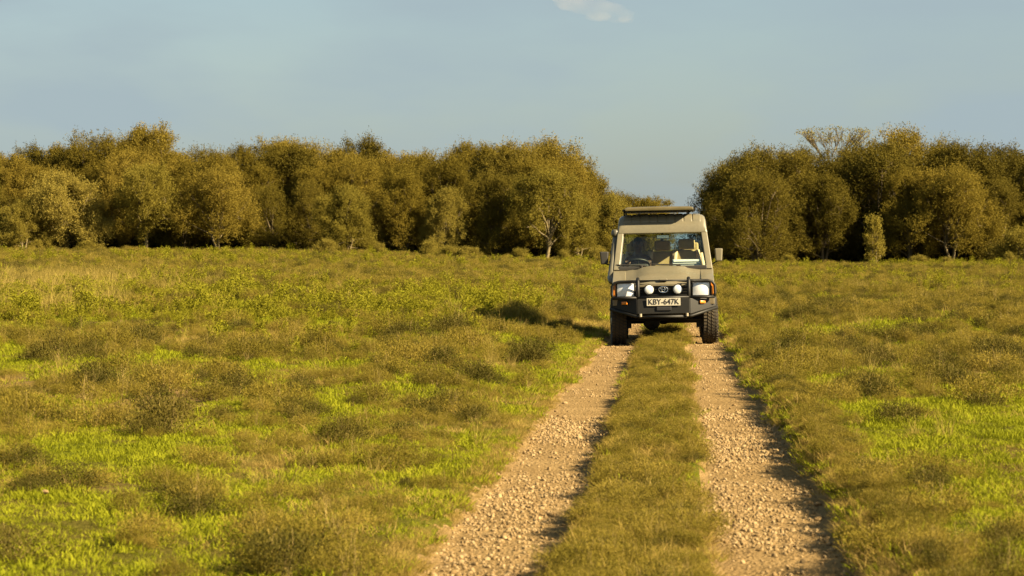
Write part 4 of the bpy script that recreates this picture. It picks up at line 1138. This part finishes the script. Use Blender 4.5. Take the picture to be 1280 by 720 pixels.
for d, y0, y1 in ((5, 9.5, 22), (4, 22, 40)):
    x, y = wedge(d, y0, y1); keep = (in_rut(x, y) < .05) & (rng.random(len(x)) < np.clip(1 - (green_field(x, y) - .40) * 7, .0, 1)) & (np.abs(x - road_x(y)) > 1.2)
    acc.append(emit(x[keep], y[keep], 6, .3, .6, .15))
scatter_obj('wiry_scrub', *cat4(acc), C_wiry, 'low wiry olive-brown scrub spread over the whole field', 'scrub')
# leafy weeds in the lush band left of the truck
acc = []
for d, y0, y1, s0, s1 in ((11, 26, 44, .35, .75), (9, 44, 60, .5, 1.1), (5, 60, 110, .6, 1.2), (2.2, 110, 188, .9, 1.6)):
    x, y = wedge(d, y0, y1); u = x - road_x(y)
    w = np.maximum(lush(x, y) * np.clip((fbm(x * .6, y * .3, 61, 4) - .38) * 3.2, .06, .85), .2 * sstep(60, 90, y) * np.clip((fbm(x * .2, y * .08, 63) - .4) * 4, 0, 1))
    keep = (rng.random(len(x)) < w) & (np.abs(u) > 1.5)
    acc.append(emit(x[keep], y[keep], 4, s0, s1, .1))
scatter_obj('green_weeds', *cat4(acc), C_weed, 'leafy green weeds in a tall band beside the truck shadow', 'weeds')
x, y = wedge(7, 42, 100); keep = rng.random(len(x)) < straw_zone(x, y) * .8
a1 = emit(x[keep], y[keep], 3, .45, .9, .12)
x, y = wedge(.5, 45, 185); u = x - road_x(y); keep = (np.abs(u) > 2) & (rng.random(len(x)) < np.clip((fbm(x * .2, y * .1, 71) - .45) * 5, 0, 1))
a2 = emit(x[keep], y[keep], 3, .5, .8, .12)
x, y = wedge(.9, 10, 45); keep = (in_rut(x, y) < .02) & (green_field(x, y) < .56) & (np.abs(x - road_x(y)) > 1.3); a3 = emit(x[keep], y[keep], 3, .25, .48, .25)
scatter_obj('straw_grass', *cat4([a1, a2, a3]), C_straw, 'tall pale straw grass standing in a patch of the field', 'grass')
# gravel in the wheel tracks
acc = []
for n, y0, y1, a, b_ in ((22000, 9.5, 24, .0035, .0165), (13000, 24, 70, .006, .018)):
    y = np.sqrt(y0 ** 2 + (y1 ** 2 - y0 ** 2) * rng.random(n)); e = np.where(rng.random(n) < .5, -1.08 + .74 * rng.random(n), .4 + .66 * rng.random(n))
    x = road_x(y) + e
    keep = (in_rut(x, y) > .35) & (rng.random(n) < np.clip(2.8 * fbm(x * 1.6, y * .8, 81) - .8, .14, 1))
    pts, rot, scl, idx = emit(x[keep], y[keep], 6, .1, 1, .6)
    s = a + (b_ - a) * rng.random(len(pts)) ** 2.2
    scl = s[:, None] * (.7 + .6 * rng.random((len(pts), 3))); pts[:, 2] += scl[:, 2] * .25
    acc.append((pts, rot, scl, idx))
scatter_obj('gravel', *cat4(acc), C_stone, 'loose tan gravel covering both wheel tracks', 'gravel')

# larger stones one can count
n = 46; ys_ = 12.2 + 16 * rng.random(n) ** 1.3
for i in range(n):
    y = float(ys_[i]); e = float(-1.05 + .66 * rng.random()) if rng.random() < .5 else float(.44 + .6 * rng.random()); x = float(road_x(y)) + e
    o = bpy.data.objects.new('stone', S_mesh[i % 6]); col.objects.link(o); s = .013 + .013 * random.random()
    o.scale = (s * (.8 + .5 * random.random()), s * (.8 + .4 * random.random()), s * (.8 + .3 * random.random())); o.rotation_euler = (random.random(), random.random(), random.random() * 6)
    o.location = (x, y, hz(x, y) + s * .3)
    wt_ = 'under the snorkel side of the truck' if e < 0 else 'below the dark shaded bank'
    tag(o, 'pale stone larger than its gravel, in the track ' + wt_, 'stone', 'larger stones in the wheel track ' + wt_)
for px, py, lab in ((1022, 640, 'pale stone on the grassy edge beside the track'), (1209, 691, 'pinkish stone lying in short green grass'), (55, 625, 'small orange-tan stone lying beside a dark shrub')):
    x, y, z = ground_at(px, py); o = bpy.data.objects.new('stone', S_mesh[2]); col.objects.link(o); o.scale = (.024, .02, .02); o.location = (x, y, z + .045); tag(o, lab, 'stone')

# wiry shrubs that stand out one by one
named = [(75, 612, 1.5, 'broad dark wiry shrub beside the small orange-tan stone'), (240, 648, 1.35, 'low wiry shrub casting a long black shadow behind a green clearing'),
         (370, 690, 1.1, 'small dark wiry shrub in a bright green clearing'), (545, 516, 1.0, 'compact dark shrub on green grass beside the left wheel track'),
         (268, 500, 1.4, 'wiry shrub behind a bare dusty strip, half dark'), (985, 475, 1.7, 'large dry shrub casting shade beside the right wheel track'),
         (1225, 502, 2.0, 'largest rounded brown shrub in the field beyond the right track'), (1095, 455, 1.7, 'dark spreading shrub behind the green clearing by the right track'),
         (1245, 462, 1.6, 'dark-hearted shrub behind the largest rounded brown shrub'), (1105, 690, 1.5, 'dry shrub on the grassy bank shading the right wheel track'),
         (15, 700, 1.6, 'dense brown shrub with a black shaded foot in the near field'), (20, 585, 1.4, 'spreading shrub beside the broad dark wiry shrub')]
for i, (px, py, s, lab) in enumerate(named):
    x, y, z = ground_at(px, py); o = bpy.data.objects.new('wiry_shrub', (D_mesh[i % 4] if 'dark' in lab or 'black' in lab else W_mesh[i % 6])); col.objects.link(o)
    s *= .6 if py > 560 else .75; o.location = (x, y, z - .01); o.scale = (s * 1.15, s * 1.15, s * .9); o.rotation_euler = (0, 0, random.random() * 6); tag(o, lab, 'shrub')
G_SH = 'wiry shrubs dotted over the field'
cnt = 0
while cnt < 285:
    y = float(math.sqrt(11.5 ** 2 + (62 ** 2 - 11.5 ** 2) * random.random() ** 1.15)); x = (random.random() * 2 - 1) * (.2032 * y * 1.02)
    u = x - float(road_x(y))
    if abs(u) < 1.55 or (u > 0 and y < 24 and random.random() < .6) or random.random() > max(.04, float(shrub_field(x, y) - .36) * 5 + (.35 if u > 1.5 and y > 20 else 0)) or random.random() < .6 * float(lush(x, y)): continue
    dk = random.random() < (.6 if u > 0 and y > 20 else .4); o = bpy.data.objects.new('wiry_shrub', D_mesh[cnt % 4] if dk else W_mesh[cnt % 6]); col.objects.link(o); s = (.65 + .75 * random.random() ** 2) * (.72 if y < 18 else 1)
    o.location = (x, y, hz(x, y) - .01); o.scale = (s * 1.1, s * 1.1, s * 1.2); o.rotation_euler = (0, 0, random.random() * 6)
    side = 'on the truck-shadow side of the track' if u < 0 else 'between the track and the darker thicket'
    big = 'broad' if s > .9 else 'small'
    hue = 'dark green' if dk else 'olive-brown'
    tag(o, '%s %s wiry shrub in the grass %s' % (big, hue, side), 'shrub', '%s %s shrubs %s' % (big, hue, side)); cnt += 1

# ------------------------------------------------------------------ small cloud
def cloud():
    dist = 2600.0; k = dist / FPX
    bm = bmesh.new()
    r = random.Random(4)
    for (px, py, rx, rz) in ((702, -2, 12, 6), (716, 4, 20, 9), (738, 9, 24, 9), (758, 16, 22, 10), (772, 21, 16, 8), (728, -4, 16, 6), (748, 20, 14, 5), (690, -4, 8, 3), (783, 24, 9, 4), (765, 11, 12, 5), (708, 9, 9, 4), (786, 18, 6, 3)):
        mt = Matrix.Translation(((px - 640) * k, dist + r.uniform(-12, 12), CAM_Z + (HORIZON - py) * k)) @ Matrix.Diagonal((rx * k * 1.25, 16 * k * .8, rz * k * 1.25, 1))
        bmesh.ops.create_icosphere(bm, subdivisions=3, radius=1, matrix=mt)
    me = bpy.data.meshes.new('cloud'); bm.to_mesh(me); bm.free()
    m = bpy.data.materials.new('cloud_vapour'); m.use_nodes = True; nt = m.node_tree; nt.nodes.remove(nt.nodes['Principled BSDF'])
    pv = nt.nodes.new('ShaderNodeVolumePrincipled'); pv.inputs['Color'].default_value = (1, .86, .68, 1); pv.inputs['Density'].default_value = .006; pv.inputs['Anisotropy'].default_value = .2
    nf = noise(nt, .022, 3, 'World', .6)
    mr = nt.nodes.new('ShaderNodeMapRange'); nt.links.new(nf, mr.inputs['Value']); mr.inputs['From Min'].default_value = .3; mr.inputs['From Max'].default_value = .68; mr.inputs['To Min'].default_value = 0; mr.inputs['To Max'].default_value = .0065
    nt.links.new(mr.outputs[0], pv.inputs['Density'])
    nt.links.new(pv.outputs[0], nt.nodes['Material Output'].inputs['Volume'])
    me.materials.append(m)
    o = bpy.data.objects.new('cloud', me); col.objects.link(o)
    rm = o.modifiers.new('remesh', 'REMESH'); rm.mode = 'VOXEL'; rm.voxel_size = 2.0
    tag(o, 'small pale cream cloud floating in the hazy blue sky', 'cloud')
cloud()
